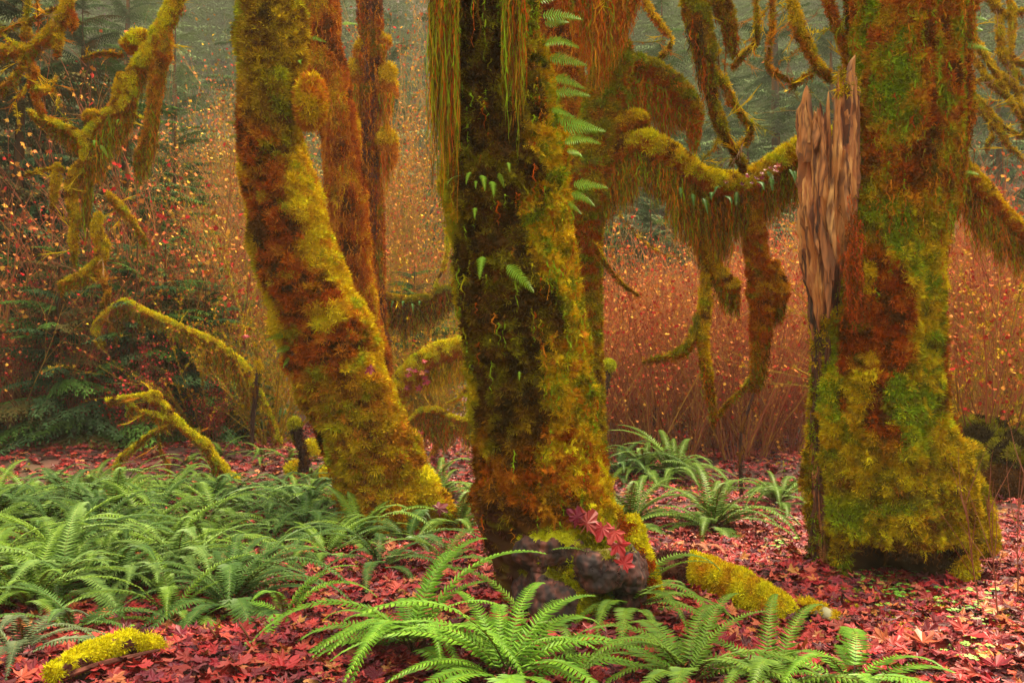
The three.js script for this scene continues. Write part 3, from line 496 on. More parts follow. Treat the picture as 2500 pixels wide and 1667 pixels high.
branch('low forked mossy branch arching down into the fern bank', 11.6, 604, [
  { p: [[262, 978, 12], [305, 971, 14], [355, 966, 14], [375, 968, 34], [395, 986, 18], [425, 1020, 18], [460, 1055, 19], [500, 1082, 20], [521, 1112, 18], [556, 1150, 18], [592, 1190, 18], [620, 1225, 14]], top: P.yellow, hang: [[0, 0.12], [0.15, 0.05], [0.3, 0.1], [0.55, 0.1], [0.7, 0.35], [0.9, 0.4], [1, 0]], hangN: 440, density: 3000, size: 0.9, hangW: 1.1 },
  { p: [[306, 974, 16], [336, 1000, 10], [378, 1012, 16], [400, 1020, 20], [425, 1034, 12]], top: P.yellow, hang: [[0, 0.25], [0.5, 0.12], [1, 0.1]], hangN: 300 },
  { p: [[420, 1036, 12], [365, 1058, 11], [330, 1088, 12], [292, 1115, 13], [284, 1140, 20], [288, 1170, 18], [292, 1205, 12]], top: P.yellow, hang: [[0, 0.1], [0.5, 0.15], [1, 0.2]], hangN: 300 },
  { p: [[385, 1060, 7], [392, 1100, 8], [408, 1130, 14], [412, 1165, 8]], top: P.rust, low: P.rust, hang: [[0, 0.08], [1, 0.1]] },
]);
branch('short mossy branch end poking in at the left edge', 12.4, 605, [{ p: [[-60, 1070, 18], [0, 1102, 20], [25, 1125, 24], [48, 1150, 24], [55, 1162, 12]], top: P.yellow, hang: [[0, 0.1], [1, 0.15]] }, { p: [[40, 1140, 9], [70, 1135, 9], [95, 1142, 5]], top: P.gold }]);
branch('thick dark branch hung with moss left of the broken stem', 7.0, 606, [
  { p: [[1680, -160, 60], [1690, -40, 70], [1704, 40, 70], [1725, 110, 52], [1738, 172, 30], [1742, 245, 28], [1752, 280, 34], [1761, 306, 34], [1780, 344, 18], [1800, 375, 16], [1812, 395, 24], [1814, 412, 14]], top: P.olive, low: P.brown, hang: [[0, 0.5], [0.35, 0.5], [0.42, 0.2], [0.6, 0.08], [1, 0.05]], hangN: 900, hangColor: () => pick([P.brown, P.dark, P.rust, P.olive]), density: 3000 },
  { p: [[1758, 320, 14], [1745, 360, 18], [1720, 385, 14], [1712, 400, 8]], top: P.olive }, { p: [[1745, 165, 18], [1770, 200, 20], [1795, 245, 18], [1822, 290, 16], [1836, 308, 16], [1822, 335, 18], [1800, 365, 16], [1784, 400, 8]], top: P.gold, low: P.olive, hang: [[0, 0.1], [0.4, 0.15], [1, 0.03]] },
  { p: [[1774, 230, 20], [1780, 262, 14]], top: P.rust }, { p: [[1835, 310, 8], [1834, 345, 6], [1828, 360, 4]], top: P.gold },
  { p: [[1740, -60, 40], [1770, 20, 50], [1785, 60, 40], [1792, 90, 20]], top: P.olive, low: P.dark, hang: [[0, 0.3], [1, 0.2]], hangN: 700, hangColor: () => pick([P.brown, P.olive, P.rust]) },
  { p: [[1775, 80, 14], [1772, 130, 12], [1770, 178, 14]], top: P.rust }, { p: [[1756, 100, 10], [1754, 160, 8]], top: P.gold },
], 'mossy branches hanging above the long limb');
branch('twisting golden branch with forked tips above the long limb', 7.8, 607, [
  { p: [[1845, -120, 20], [1846, 0, 16], [1849, 57, 17], [1848, 92, 14], [1818, 126, 15], [1788, 157, 8]], top: P.gold, low: P.orange, hang: [[0, 0.1], [1, 0.08]] },
  { p: [[1885, -120, 20], [1884, 0, 18], [1884, 76, 20], [1876, 130, 16], [1880, 168, 18], [1910, 182, 8], [1934, 196, 5]], top: P.orange, low: P.rust, hang: [[0, 0.08], [1, 0.05]] },
  { p: [[1846, 60, 12], [1868, 30, 12], [1886, 0, 12]], top: P.gold }, { p: [[1850, 90, 9], [1830, 95, 9], [1815, 110, 6]], top: P.gold }, { p: [[1890, 40, 9], [1920, 25, 8], [1905, 5, 6]], top: P.yellow },
], 'mossy branches hanging above the long limb');
branch('thick golden branch ending at the top of the broken stem', 7.0, 608, [
  { p: [[1925, -140, 36], [1933, 0, 30], [1948, 57, 38], [1972, 107, 30], [1994, 153, 26], [2020, 178, 28], [2032, 188, 14]], top: P.gold, low: P.orange, hang: [[0, 0.1], [0.5, 0.15], [1, 0.05]] },
  { p: [[1990, 170, 16], [1952, 190, 12], [1930, 205, 10]], top: P.olive, hang: [[0, 0.1], [1, 0.1]] }, { p: [[1982, 80, 12], [2010, 76, 10], [2025, 70, 5]], top: P.yellow }, { p: [[1940, 60, 16], [1938, 95, 12]], top: P.orange }, { p: [[1958, 118, 9], [1925, 140, 7], [1900, 152, 4]], top: P.gold },
], 'mossy branches hanging above the long limb');
branch('rust-red branch hanging beside the right trunk', 6.9, 609, [{ p: [[2010, -120, 30], [2030, 25, 30], [2055, 95, 28], [2070, 153, 28], [2078, 200, 24], [2075, 235, 12]], top: P.rust, low: P.rust, hang: [[0, 0.1], [1, 0.08]] }, { p: [[2066, -80, 26], [2074, 40, 26], [2078, 120, 20]], top: P.brown, hang: [[0, 0.2], [1, 0.1]] }], 'mossy branches hanging above the long limb');
branch('moss-hung branch at the top between the central trunk and limb', 7.2, 610, [{ p: [[1360, -120, 60], [1440, -60, 60], [1500, -40, 50], [1560, -60, 40]], top: P.orange, low: P.rust, hang: [[0, 0.5], [0.5, 0.9], [1, 0.4]], hangN: 1300, hangColor: () => pick([P.rust, P.orange, P.olive, P.rust]) }]);
branch('thin mossy twig branch beside the hanging limb', 8.2, 611, [{ p: [[1590, -60, 22], [1575, 0, 20], [1590, 30, 24], [1620, 70, 20], [1640, 95, 14], [1638, 130, 8]], top: P.gold, low: P.rust }, { p: [[1545, 102, 5], [1590, 103, 7], [1625, 98, 6]], top: P.olive, density: 800 }, { p: [[1640, 100, 9], [1620, 125, 8], [1600, 145, 5]], top: P.gold, hang: [[0, 0.1], [1, 0.08]] }, { p: [[1455, 540, 2], [1456, 540, 2]], top: P.gold }].slice(0, 3));
{
  const L = [];
  setSeed(612);
  const rows = [[2350, 30, 2430, 170, 2520, 330, 20], [2345, 90, 2420, 200, 2480, 260, 18], [2358, 195, 2400, 190, 2440, 200, 14], [2356, 195, 2395, 245, 2430, 290, 16], [2355, 235, 2420, 280, 2500, 330, 16], [2440, 40, 2445, 130, 2500, 190, 22], [2460, -20, 2470, 90, 2465, 180, 20], [2400, -20, 2440, 30, 2510, 20, 26], [2470, 150, 2490, 240, 2500, 330, 18], [2420, 270, 2425, 330, 2410, 360, 12], [2430, 300, 2460, 350, 2500, 390, 14], [2380, 250, 2420, 300, 2460, 330, 12], [2440, 180, 2470, 210, 2520, 215, 18], [2450, 120, 2490, 150, 2530, 150, 18], [2360, 60, 2365, 20, 2370, -40, 16]];
  for (const [a, b, c, e, f, g, w] of rows) L.push({ p: [[a, b, w * 0.9], [(a + c) / 2 + R(-8, 8), (b + e) / 2 + R(-8, 8), w * 1.1], [c, e, w], [(c + f) / 2 + R(-10, 10), (e + g) / 2 + R(-8, 8), w * 0.8], [f, g, w * 0.5]], top: P.gold, low: P.olive, hang: [[0, 0.06], [1, 0.1]], hangN: 160 });
  branch('tangle of drooping mossy branches at the upper right edge', 9.5, 613, L);
}
branch('dark mossy limb with small ferns seen between the two left trunks', 12.6, 614, [{ p: [[920, 715, 22], [960, 728, 26], [1000, 732, 26], [1045, 726, 26], [1075, 708, 24], [1120, 705, 22]], top: P.olive, low: P.dark, hang: [[0, 0.4], [0.3, 0.7], [0.6, 0.55], [1, 0.3]], hangN: 900, hangColor: () => pick([P.olive, P.brown, P.dark, P.rust]), hangW: 1.2 }, { p: [[1090, 560, 12], [1092, 610, 14], [1080, 660, 14], [1062, 705, 14]], top: P.yellow }]);
{
  setSeed(615);
  const b = at(960, 1010, 12.2); b.y = ground(b.x, b.z);
  const t = thing('fallen_tree', 'arched yellow mossy log with red leaves between leaning and central trunks', 'log', b);
  mossyLimb(t, [[950, 1150, 12.2, 40], [955, 1010, 12.2, 46], [975, 945, 12.2, 54], [1020, 895, 12.2, 54], [1065, 868, 12.2, 56], [1120, 850, 12.2, 52], [1200, 850, 12.2, 44]], { top: P.yellow, hang: [[0, 0], [0.35, 0.2], [0.6, 0.5], [1, 0.5]], hangN: 600, hangColor: () => pick([P.olive, P.orange, P.gold]), size: 1.1, hangW: 1.2 });
  mossyLimb(t, [[994, 1030, 12.0, 12], [1030, 1003, 12.0, 18], [1060, 1000, 12.0, 22], [1100, 1018, 12.0, 18], [1160, 1030, 12.0, 14]], { top: P.yellow, hang: [[0, 0.3], [0.5, 0.65], [1, 0.5]], hangN: 700, hangW: 1.2 });
  mossyLimb(t, [[994, 1060, 12.1, 12], [998, 1010, 12.1, 12], [1010, 975, 12.1, 10]], { top: P.orange });
  mossyLimb(t, [[1090, 985, 12.3, 10], [1120, 970, 12.3, 12], [1150, 940, 12.3, 16]], { top: P.yellow }); mossyLimb(t, [[1100, 1035, 12.0, 14], [1130, 1060, 12.0, 14], [1160, 1085, 12.0, 14]], { top: P.yellow });
  mossyLimb(t, [[1080, 1060, 12.0, 14], [1060, 1100, 12.0, 16], [1040, 1160, 12.0, 14]], { top: P.orange, hang: [[0, 0.1], [1, 0.15]] });
}
// thin dead stems with mossy heads
function stick(label, pts, d, s, head, o = {}) {
  setSeed(s); const last = pts[pts.length - 1], b = at(last[0], last[1], d); b.y = ground(b.x, b.z);
  const t = thing('dead_stem', label, 'stump', b, 'thin dead stems standing in the undergrowth');
  const pp = pts.map(([x, y, w]) => [at(x, y, d), px(w, d) / 2]); pp.push([b.clone().add(V(0, -0.05, 0)), pp[pp.length - 1][1] * 1.2]);
  const g = limb(pp, { seg: 12, rings: 40, paint: (a, u, w) => (fbm(w.x * 12, w.y * 5, w.z * 12) > 0.1 ? P.brown : C(0.06, 0.03, 0.025)) }); part(t, 'stem', g, M.bark); mossOn(t, g, { density: o.density ?? 500, size: 0.7 });
  if (head) { const [x, y, w, h] = head, l = lump(at(x, y, d), px(w, d) / 2, px(h, d) / 2, px(w, d) / 2, () => o.c || P.green, 0.25, 8, 2); mossed(t, 'moss_cap', l); mossOn(t, l, { density: 4500, size: 0.7, droop: 0 }); hang(t, 60, () => ({ p: at(x + gauss() * w * 0.3, y + h * 0.2, d + gauss() * 0.03), len: R(0.05, 0.25), c: P.olive })); }
}
stick('thin dark stem with round mossy cap right of the central trunk', [[1485, 895, 18], [1480, 935, 16], [1463, 1015, 13], [1450, 1078, 12]], 12.0, 701, [1486, 892, 30, 26], { c: mixc(P.green, P.yellow, 0.5) });
stick('thin upright mossy-topped stick crossing the arching branch', [[632, 892, 13], [625, 950, 12], [617, 1015, 11], [612, 1110, 12]], 13.0, 702, [632, 894, 15, 30], { c: P.gold });
stick('short stump stick with rounded moss top left of the leaning trunk', [[718, 1030, 22], [727, 1065, 20], [742, 1115, 20]], 11.6, 703, [718, 1035, 28, 30], { density: 2600, c: mixc(P.green, P.gold, 0.5) });
stick('slender dark snag behind the arching branch', [[474, 898, 8], [470, 960, 9], [466, 1020, 9]], 14.5, 704);
stick('leaning dark bare stem below the hanging moss', [[1846, 940, 6], [1828, 1000, 7], [1810, 1060, 8]], 10.5, 705);
stick('dark upright stem at the edge of the red thicket', [[1600, 990, 9], [1598, 1045, 9]], 13.5, 706);

// ------------------------------------------------------------------ ferns
function frondGeo({ L = 1, e0 = 75, e1 = -25, W = 0.1, n = 33, bend = 0, tone = [C(0.07, 0.16, 0.022), C(0.10, 0.24, 0.03)], ragged = 0.1, hang: hg = 0.25 }) {
  const s = new Soup(), steps = n + 6, cs = [], ts = []; let x = 0, y = 0, z = 0;
  for (let i = 0; i <= steps; i++) { const u = i / steps, e = (e0 + (e1 - e0) * u ** 0.95) * Math.PI / 180, sw = bend * u * u; const t = V(Math.cos(e) * Math.cos(sw), Math.sin(e), Math.cos(e) * Math.sin(sw)); cs.push(V(x, y, z)); ts.push(t); x += t.x * L / steps; y += t.y * L / steps; z += t.z * L / steps; }
  const stem = C(0.22, 0.17, 0.03), stem0 = C(0.10, 0.05, 0.02);
  for (let i = 0; i < steps; i++) {
    const t = ts[i], side = t.clone().cross(UPV).normalize(), nor = side.clone().cross(t), w0 = 0.0045 * (1 - i / steps * 0.8) * (L / 0.9), w1 = 0.0045 * (1 - (i + 1) / steps * 0.8) * (L / 0.9), c = i < steps * 0.2 ? stem0 : stem;
    for (const k of [-1, 1]) s.quad(cs[i].clone().addScaledVector(side, -w0), cs[i + 1].clone().addScaledVector(side, -w1), cs[i + 1].clone().addScaledVector(side, w1).addScaledVector(nor, k * 0.0), cs[i].clone().addScaledVector(side, w0), c);
    s.quad(cs[i].clone().addScaledVector(nor, -w0), cs[i + 1].clone().addScaledVector(nor, -w1), cs[i + 1].clone().addScaledVector(nor, w1), cs[i].clone().addScaledVector(nor, w0), c);
    const u = i / steps; if (u < 0.13) continue;
    const v = (u - 0.13) / 0.87, prof = Math.min(1, 0.45 + v * 4.5) * Math.pow(1 - v, 0.62) * (1 - 0.1 * v), gap = L / steps;
    for (const q of [-1, 1]) {
      const len = W * prof * R(1 - ragged, 1 + ragged) + 0.004, f = R(0.12, 0.32) + v * 0.35, dir = side.clone().multiplyScalar(q * Math.cos(f)).addScaledVector(t, Math.sin(f)).addScaledVector(nor, R(0.02, 0.18)).normalize();
      const col = mixc(tone[0], tone[1], rnd() * 0.8 + v * 0.2), root = cs[i].clone().addScaledVector(nor, 0.001), drop = nor.clone().multiplyScalar(-0.3 * hg * len).add(V(0, -0.25 * hg * len, 0));
      const bw = gap * 0.36, m = root.clone().addScaledVector(dir, len * 0.5).addScaledVector(drop, 0.4).addScaledVector(t, len * 0.03), tip = root.clone().addScaledVector(dir, len).add(drop).addScaledVector(t, len * 0.12), up = nor.clone().multiplyScalar(gap * 0.16);
      const a0 = root.clone().addScaledVector(t, -bw), a1 = root.clone().addScaledVector(t, bw), m0 = m.clone().addScaledVector(t, -bw * 0.85).sub(up), m1 = m.clone().addScaledVector(t, bw * 0.85).sub(up), mr = m.clone().add(up);
      s.tri(a0, root, mr, col); s.tri(a0, mr, m0, col); s.tri(root, a1, m1, col); s.tri(root, m1, mr, col); s.tri(m0, mr, tip, col); s.tri(mr, m1, tip, col);
    }
  }
  return s.geo();
}
setSeed(800);
const TONES = { pale: [C(0.10, 0.19, 0.03), C(0.20, 0.31, 0.06)], bright: [C(0.09, 0.22, 0.012), C(0.19, 0.36, 0.018)], mid: [C(0.078, 0.155, 0.010), C(0.16, 0.265, 0.018)], deep: [C(0.038, 0.095, 0.012), C(0.09, 0.18, 0.024)], dull: [C(0.08, 0.11, 0.045), C(0.13, 0.17, 0.07)], dead: [C(0.35, 0.10, 0.05), C(0.50, 0.19, 0.09)], fresh: [C(0.15, 0.31, 0.008), C(0.23, 0.41, 0.012)] };
const FROND = {};
const fernMat = new THREE.MeshPhysicalMaterial({ name: 'fern', color: 0xffffff, vertexColors: true, roughness: 0.5, specularIntensity: 0.45, side: THREE.DoubleSide });
const fernFar = fernMat;
for (const k of Object.keys(TONES)) FROND[k] = [[74, -50, 0.1], [62, -50, 0.25], [54, -62, -0.3], [46, -62, 0.15], [38, -48, -0.2], [78, -22, 0.1], [30, -50, 0.3]].map(([e0, e1, b]) => frondGeo({ e0: e0 + R(-4, 4), e1: e1 + R(-8, 8), bend: b, n: 33, tone: TONES[k], W: 0.1 }));
function fern(base, size, n, tone, label, group, o = {}) {
  const t = thing('sword_fern', label, 'fern', base, group), a0 = R(0, 6.28);
  for (let i = 0; i < n; i++) {
    const u = i / n, m = new THREE.Mesh(FROND[tone][Math.floor(rnd() * 7)], fernMat); m.name = 'frond'; m.castShadow = m.receiveShadow = true;
    const s = size * R(0.68, 1.1); m.scale.set(s, s * R(0.85, 1.1), s);
    const az = o.az ? o.az[0] + (o.az[1] - o.az[0]) * rnd() : a0 + u * 6.2832 * 3.0 + gauss() * 0.5; // 0 points to +x, PI/2 away from the camera
    m.rotation.set(gauss() * 0.2, az, gauss() * 0.18 - (o.lay ?? 0), 'YXZ'); m.position.set(gauss() * 0.05, R(-0.02, 0.03), gauss() * 0.05); t.add(m);
  }
  return t;
}
const BANK = 'sword ferns of the dense left bank', bankLabel = 'sword fern in the dense fern bank left of the leaning trunk';
setSeed(810);
// ferns one can tell apart: [column, row of the crown, frond length, fronds, tone, label]
const F1 = [
  [1010, 1600, 0.92, 28, 'bright', 'big bright green sword fern in front of the central trunk, left half'],
  [1235, 1685, 0.98, 28, 'bright', 'nearest bright sword fern cut by the bottom edge, middle of the picture'],
  [1300, 1590, 0.7, 9, 'mid', 'sword fern right under the bare burl of the central trunk'],
  [1540, 1500, 0.82, 22, 'mid', 'arching sword fern beside the mossy fallen log'],
  [1680, 1680, 0.95, 22, 'mid', 'sword fern at bottom edge below the fallen log'],
  [2080, 1690, 0.85, 11, 'bright', 'small sword fern rising from red leaves at bottom right'],
  [560, 1500, 0.98, 36, 'deep', 'large dark green sword fern in the left foreground'],
  [270, 1450, 0.9, 26, 'deep', 'dark sword fern left of the largest dark fern'],
  [70, 1500, 0.85, 20, 'mid', 'sword fern at left edge with pale arching fronds'],
  [40, 1620, 0.75, 12, 'dull', 'dull grey-green sword fern in the bottom left corner'],
  [880, 1335, 0.95, 22, 'mid', 'sword fern in front of the foot of the leaning trunk'],
  [1120, 1300, 0.95, 24, 'mid', 'sword fern between leaning trunk and central trunk'],
  [1085, 1390, 0.7, 9, 'mid', 'low sword fern against the left side of the central trunk'],
  [760, 1325, 0.8, 13, 'deep', 'sword fern just left of the leaning trunk foot'],
  [1545, 1290, 0.95, 26, 'mid', 'sword fern right behind the central trunk foot'],
  [1740, 1300, 1.05, 30, 'mid', 'sword fern spreading over red leaves between the central and right trunks'],
  [1900, 1235, 0.95, 24, 'mid', 'sword fern close to the left side of the right trunk'],
  [1650, 1170, 1.15, 32, 'mid', 'far sword fern clump before the red thicket'],
  [1510, 1165, 1.05, 28, 'deep', 'far sword fern beside the capped stem'],
  [1570, 1160, 1.0, 24, 'mid', 'far sword fern between two others before the thicket'],
  [2490, 1140, 1.0, 20, 'deep', 'sword fern at the right edge by the mossy boulders'],
  [2455, 1180, 0.6, 8, 'dull', 'small sword fern half hidden at the right edge'],
  [1070, 1215, 0.95, 22, 'mid', 'sword fern behind the golden root of the leaning trunk'],
  [640, 1400, 0.72, 18, 'deep', 'dark sword fern behind the largest dark fern'],
  [930, 1400, 0.8, 13, 'deep', 'low dark sword fern right of the red leaf patch'],
  [800, 1370, 0.72, 18, 'mid', 'sword fern between dark fern and leaning trunk'],
  [1880, 1700, 0.9, 12, 'mid', 'sword fern rising over the bottom edge right of the log'],
  [420, 1530, 0.8, 12, 'mid', 'low sword fern left in front of the largest dark fern'],
  [1000, 1335, 0.9, 15, 'deep', 'sword fern tucked at the right side of the leaning foot'],
  [180, 1560, 0.75, 10, 'deep', 'sword fern above the fallen yellow branch'],
  [700, 1520, 0.75, 9, 'bright', 'sword fern with long pale fronds lying over red leaves'],
];
for (const [x, y, s, n, tone, label] of F1) fern(gp(x, y), s, n, tone, label);
for (const [x, y, s] of [[1770, 1350, 0.42], [1700, 1345, 0.5], [1840, 1345, 0.35]]) fern(gp(x, y), s, 6, 'dead', x === 1770 ? 'withered orange fern curled among red leaves' : x < 1770 ? 'larger withered orange fern left of the log' : 'smallest withered orange fern near the right trunk', 'withered orange ferns', { lay: 0.5 });
for (let row = 0; row < 8; row++) { // the bank
  const y = 1212 + row * 27 + row * row * 1.2, step = 92 + row * 12;
  for (let x = -60 + (row % 2) * 40; x < 1000 - row * 60; x += step) {
    const X = x + R(-22, 22), Y = y + R(-12, 12); if (X > 840 && Y < 1290) continue; if (Math.hypot(X - 560, Y - 1485) < 110) continue;
    fern(gp(X, Y), R(0.66, 1.08), 18 + Math.floor(R(0, 7)), pick(['mid', 'mid', 'deep', 'pale', 'mid', 'deep']), bankLabel, BANK);
  }
}
for (const [x, y] of [[640, 1125], [540, 1120], [700, 1130], [450, 1140], [760, 1180], [820, 1150]]) { const p = gp(x, y); fern(p, 0.6, 9, 'mid', 'small sword fern on the dark slope behind the fern bank', 'ferns on the slope behind the bank'); }

// small ferns that grow on the bark and limbs
setSeed(830);
const LIC = [0, 1, 2, 3].map((i) => frondGeo({ L: 1, e0: [20, 50, 5, -30][i], e1: [-30, -20, -70, -80][i], W: 0.2, n: 15, bend: R(-0.3, 0.3), tone: TONES.fresh, hang: 0.15 }));
const LICDEEP = [0, 1].map((i) => frondGeo({ L: 1, e0: [0, -40][i], e1: [-70, -85][i], W: 0.22, n: 14, tone: [C(0.05, 0.16, 0.015), C(0.09, 0.24, 0.03)], hang: 0.15 }));
function bark_fern(label, d, list, group) { // fronds: [column, row, length in picture units, azimuth, shape, tilt]
  const t = thing('licorice_fern', label, 'fern', at(list[0][0], list[0][1], d), group);
  for (const [x, y, l, az, k = 0, tilt = 0, deep] of list) { const m = new THREE.Mesh((deep ? LICDEEP : LIC)[k], fernMat); m.name = 'frond'; m.position.copy(at(x, y, d).sub(t.position)); const s = px(l, d) * (az > -1 && az < 1 ? 1.3 * R(0.8, 1.15) : 1.1); m.scale.set(s, s, s); m.rotation.set(az > -1 && az < 1 || az > 2.5 ? tilt + 0.7 : tilt, az, az > -1 && az < 1 ? -0.1 + az * 0.8 : 0, 'YZX'); m.castShadow = m.receiveShadow = true; t.add(m); }
}
const FR = -Math.PI / 2; // towards the camera
bark_fern('bright fern fronds high on the right edge of the central trunk', 5.65, [[1310, 40, 90, 0.1, 0, 0.6], [1325, 110, 85, -0.3, 1, 0.5], [1320, 60, 80, 0.4, 0, 0.8], [1305, 10, 90, 0.3, 1, 0.5], [1330, 140, 80, -0.2, 0, 0.7]]);
bark_fern('row of bright fern fronds along the middle right edge of the trunk', 5.6, [[1345, 225, 95, 0.0, 0, 0.6], [1350, 185, 70, -0.5, 0, 0.6], [1350, 290, 85, -0.2, 0, 0.7], [1360, 315, 90, 0.1, 0, 0.6], [1370, 350, 85, -0.1, 1, 0.5], [1375, 372, 70, 0.3, 2, 0.5], [1340, 265, 60, -0.4, 0, 0.5]]);
bark_fern('lowest pair of bright fronds on the central trunk right edge', 5.6, [[1388, 450, 75, 0.0, 0, 0.6], [1385, 470, 80, -0.2, 2, 0.5], [1380, 490, 50, -0.6, 2, 0.4]]);
bark_fern('small hanging fern tuft on the dark face of the central trunk', 5.28, [[1175, 425, 58, FR + 0.3, 3, 0], [1150, 418, 44, FR - 0.4, 3, 0], [1215, 418, 44, FR + 0.6, 3, 0], [1130, 430, 50, FR - 1.1, 2, 0, 0], [1240, 395, 36, FR + 0.2, 3, 0], [1200, 440, 56, FR + 0.2, 3, 0], [1162, 440, 30, FR, 3, 0]]);
bark_fern('pair of hanging fronds midway up the central trunk', 5.25, [[1180, 622, 76, FR - 0.15, 3, 0], [1230, 640, 78, FR + 0.9, 2, 0.3], [1160, 505, 40, FR, 3, 0], [1268, 905, 28, FR, 3, 0]]);
bark_fern('bright green fern hanging at the left edge of the leaning trunk', 8.5, [[700, 820, 62, Math.PI + 0.4, 2, 0.4], [715, 850, 66, Math.PI + 0.7, 2, 0.5], [712, 875, 60, Math.PI + 0.6, 3, 0.4]]);
bark_fern('tiny ferns sprouting high on the left edge of the leaning trunk', 8.7, [[590, 300, 40, Math.PI, 0, 0.5], [588, 330, 34, Math.PI - 0.4, 2, 0.4], [592, 130, 30, Math.PI + 0.3, 2, 0.4], [735, 150, 40, FR, 2, 0.3, ]]);
bark_fern('small ferns fringing the front of the long curtained limb', 7.3, [[1740, 470, 44, FR - 0.3, 0, 0, 1], [1715, 480, 50, FR + 0.3, 1, 0, 1], [1690, 470, 40, FR, 1, 0, 1], [1770, 480, 46, FR + 0.2, 0, 0, 1], [1800, 465, 44, FR - 0.4, 1, 0, 1], [1850, 445, 50, FR + 0.1, 0, 0, 1], [1880, 430, 44, FR, 1, 0, 1], [1925, 410, 46, FR + 0.5, 1, 0, 1], [1940, 415, 40, FR - 0.1, 1, 0, 1], [1760, 455, 40, FR - 0.7, 0, 0, 1], [1660, 455, 36, FR, 1, 0, 1], [1870, 415, 40, FR + 0.8, 0, 0, 1]]);
bark_fern('pale ferns on the right edge of the right trunk near the top', 6.6, [[2355, 45, 60, 0.1, 0, 0.5], [2340, 75, 60, 0.3, 0, 0.5], [2320, 100, 44, -0.2, 2, 0.4], [2345, 110, 56, -0.2, 0, 0.5], [2330, 420, 60, 0, 0, 0.5]]);
bark_fern('ferns at the top of the straight rust trunk', 11, [[745, 40, 44, 0, 0, 0.5, 0], [750, 90, 40, -0.3, 0, 0.5], [752, 130, 40, 0.2, 0, 0.5], [830, 60, 40, 0.3, 0, 0.4], [740, 380, 30, 0, 0, 0.4]]);
bark_fern('small ferns on the dark limb between the two left trunks', 12.4, [[985, 735, 24, FR, 0, 0, 1], [1005, 738, 26, FR + 0.4, 1, 0, 1], [1025, 735, 22, FR, 0, 0, 1], [960, 732, 22, FR - 0.3, 1, 0, 1]]);
bark_fern('little fern on the crest of the arching branch', 13.1, [[300, 742, 22, 0.3, 1, 0.3], [310, 740, 20, 2.4, 1, 0.3], [284, 752, 20, 3.0, 0, 0.3]]);
bark_fern('little fern on the fringed branch at upper left', 8.9, [[232, 345, 32, FR + 0.3, 2, 0], [242, 350, 30, FR + 0.9, 3, 0], [290, 290, 22, FR, 3, 0]]);
bark_fern('seedling ferns on the right trunk face', 6.2, [[2215, 108, 20, FR, 0, 0], [2245, 125, 20, FR + 0.5, 0, 0], [2240, 345, 22, FR, 0, 0.3]]);

// ------------------------------------------------------------------ red maple leaves
function leafGeo(curl, cup) {
  const spec = [[0, 0.12], [18, 0.30], [28, 0.52], [40, 0.40], [52, 0.62], [62, 0.84], [70, 0.60], [84, 0.50], [100, 0.58], [112, 0.80], [122, 0.92], [132, 0.70], [143, 0.52], [155, 0.66], [166, 0.84], [180, 1.0]];
  const ring = []; for (const [a, r] of spec) ring.push([a, r]); for (let i = spec.length - 2; i > 0; i--) ring.push([360 - spec[i][0], spec[i][1]]);
  const pts = ring.map(([a, r]) => { const k = (a - 180) * Math.PI / 180, x = Math.sin(k) * r * R(0.9, 1.1), z = -Math.cos(k) * r * R(0.9, 1.1); return V(x, cup * (x * x + z * z) + curl * x * z + 0.10 * Math.sin(a * 0.17 + curl * 9) * r + R(-0.03, 0.03), z); });
  const s = new Soup(), c = V(0, 0, 0.05); for (let i = 0; i < pts.length; i++) s.tri(c.clone(), pts[i].clone(), pts[(i + 1) % pts.length].clone());
  s.quad(V(-0.015, 0, 0.1), V(0.015, 0, 0.1), V(0.012, 0.08, 0.75), V(-0.012, 0.08, 0.75)); return s.geo();
}
setSeed(900);
const LEAF = [leafGeo(0.1, 0.05), leafGeo(0.5, 0.25), leafGeo(-0.5, -0.3), leafGeo(0.3, -0.15), leafGeo(-0.2, 0.45), leafGeo(0.7, -0.4)];
const leafColor = () => { const r = rnd(); return r < 0.38 ? C(R(0.22, 0.40), R(0.014, 0.03), R(0.014, 0.028)) : r < 0.72 ? C(R(0.08, 0.2), R(0.010, 0.02), R(0.016, 0.028)) : r < 0.9 ? C(R(0.36, 0.5), R(0.04, 0.08), R(0.03, 0.05)) : C(R(0.36, 0.5), R(0.11, 0.17), R(0.03, 0.05)); };
const lay = (tilt) => new THREE.Quaternion().setFromEuler(new THREE.Euler(gauss() * tilt, R(0, 6.28), gauss() * tilt));
{
  const lists = LEAF.map(() => []);
  for (let i = 0; i < 34000; i++) {
    const d = Math.sqrt(R(3.2 ** 2, 17 ** 2)), x = R(-0.68, 0.68) * d, z = -d; if (fbm(x * 0.9, 7, z * 0.9, 2) < -0.18 && rnd() < 0.5) continue;
    lists[i % 6].push([onGround(x, z).add(V(0, R(0.004, 0.06), 0)), lay(0.8), R(0.035, 0.072), leafColor()]);
  }
  for (let i = 0; i < 20000; i++) { const d = Math.sqrt(R(3.2 ** 2, 9 ** 2)), x = R(-0.68, 0.68) * d; lists[i % 6].push([onGround(x, -d).add(V(0, R(0.004, 0.05), 0)), lay(0.7), R(0.035, 0.07), leafColor()]); }
  LEAF.forEach((g, k) => { const m = copies(scene, numbered('leaf_litter'), g, M.leaf, lists[k]); m.userData = { kind: 'stuff', label: 'litter of fallen red maple leaves covering the forest floor', category: 'leaf litter', group: 'leaf litter' }; });
}
const LG = 'single red maple leaves lying on top of the litter';
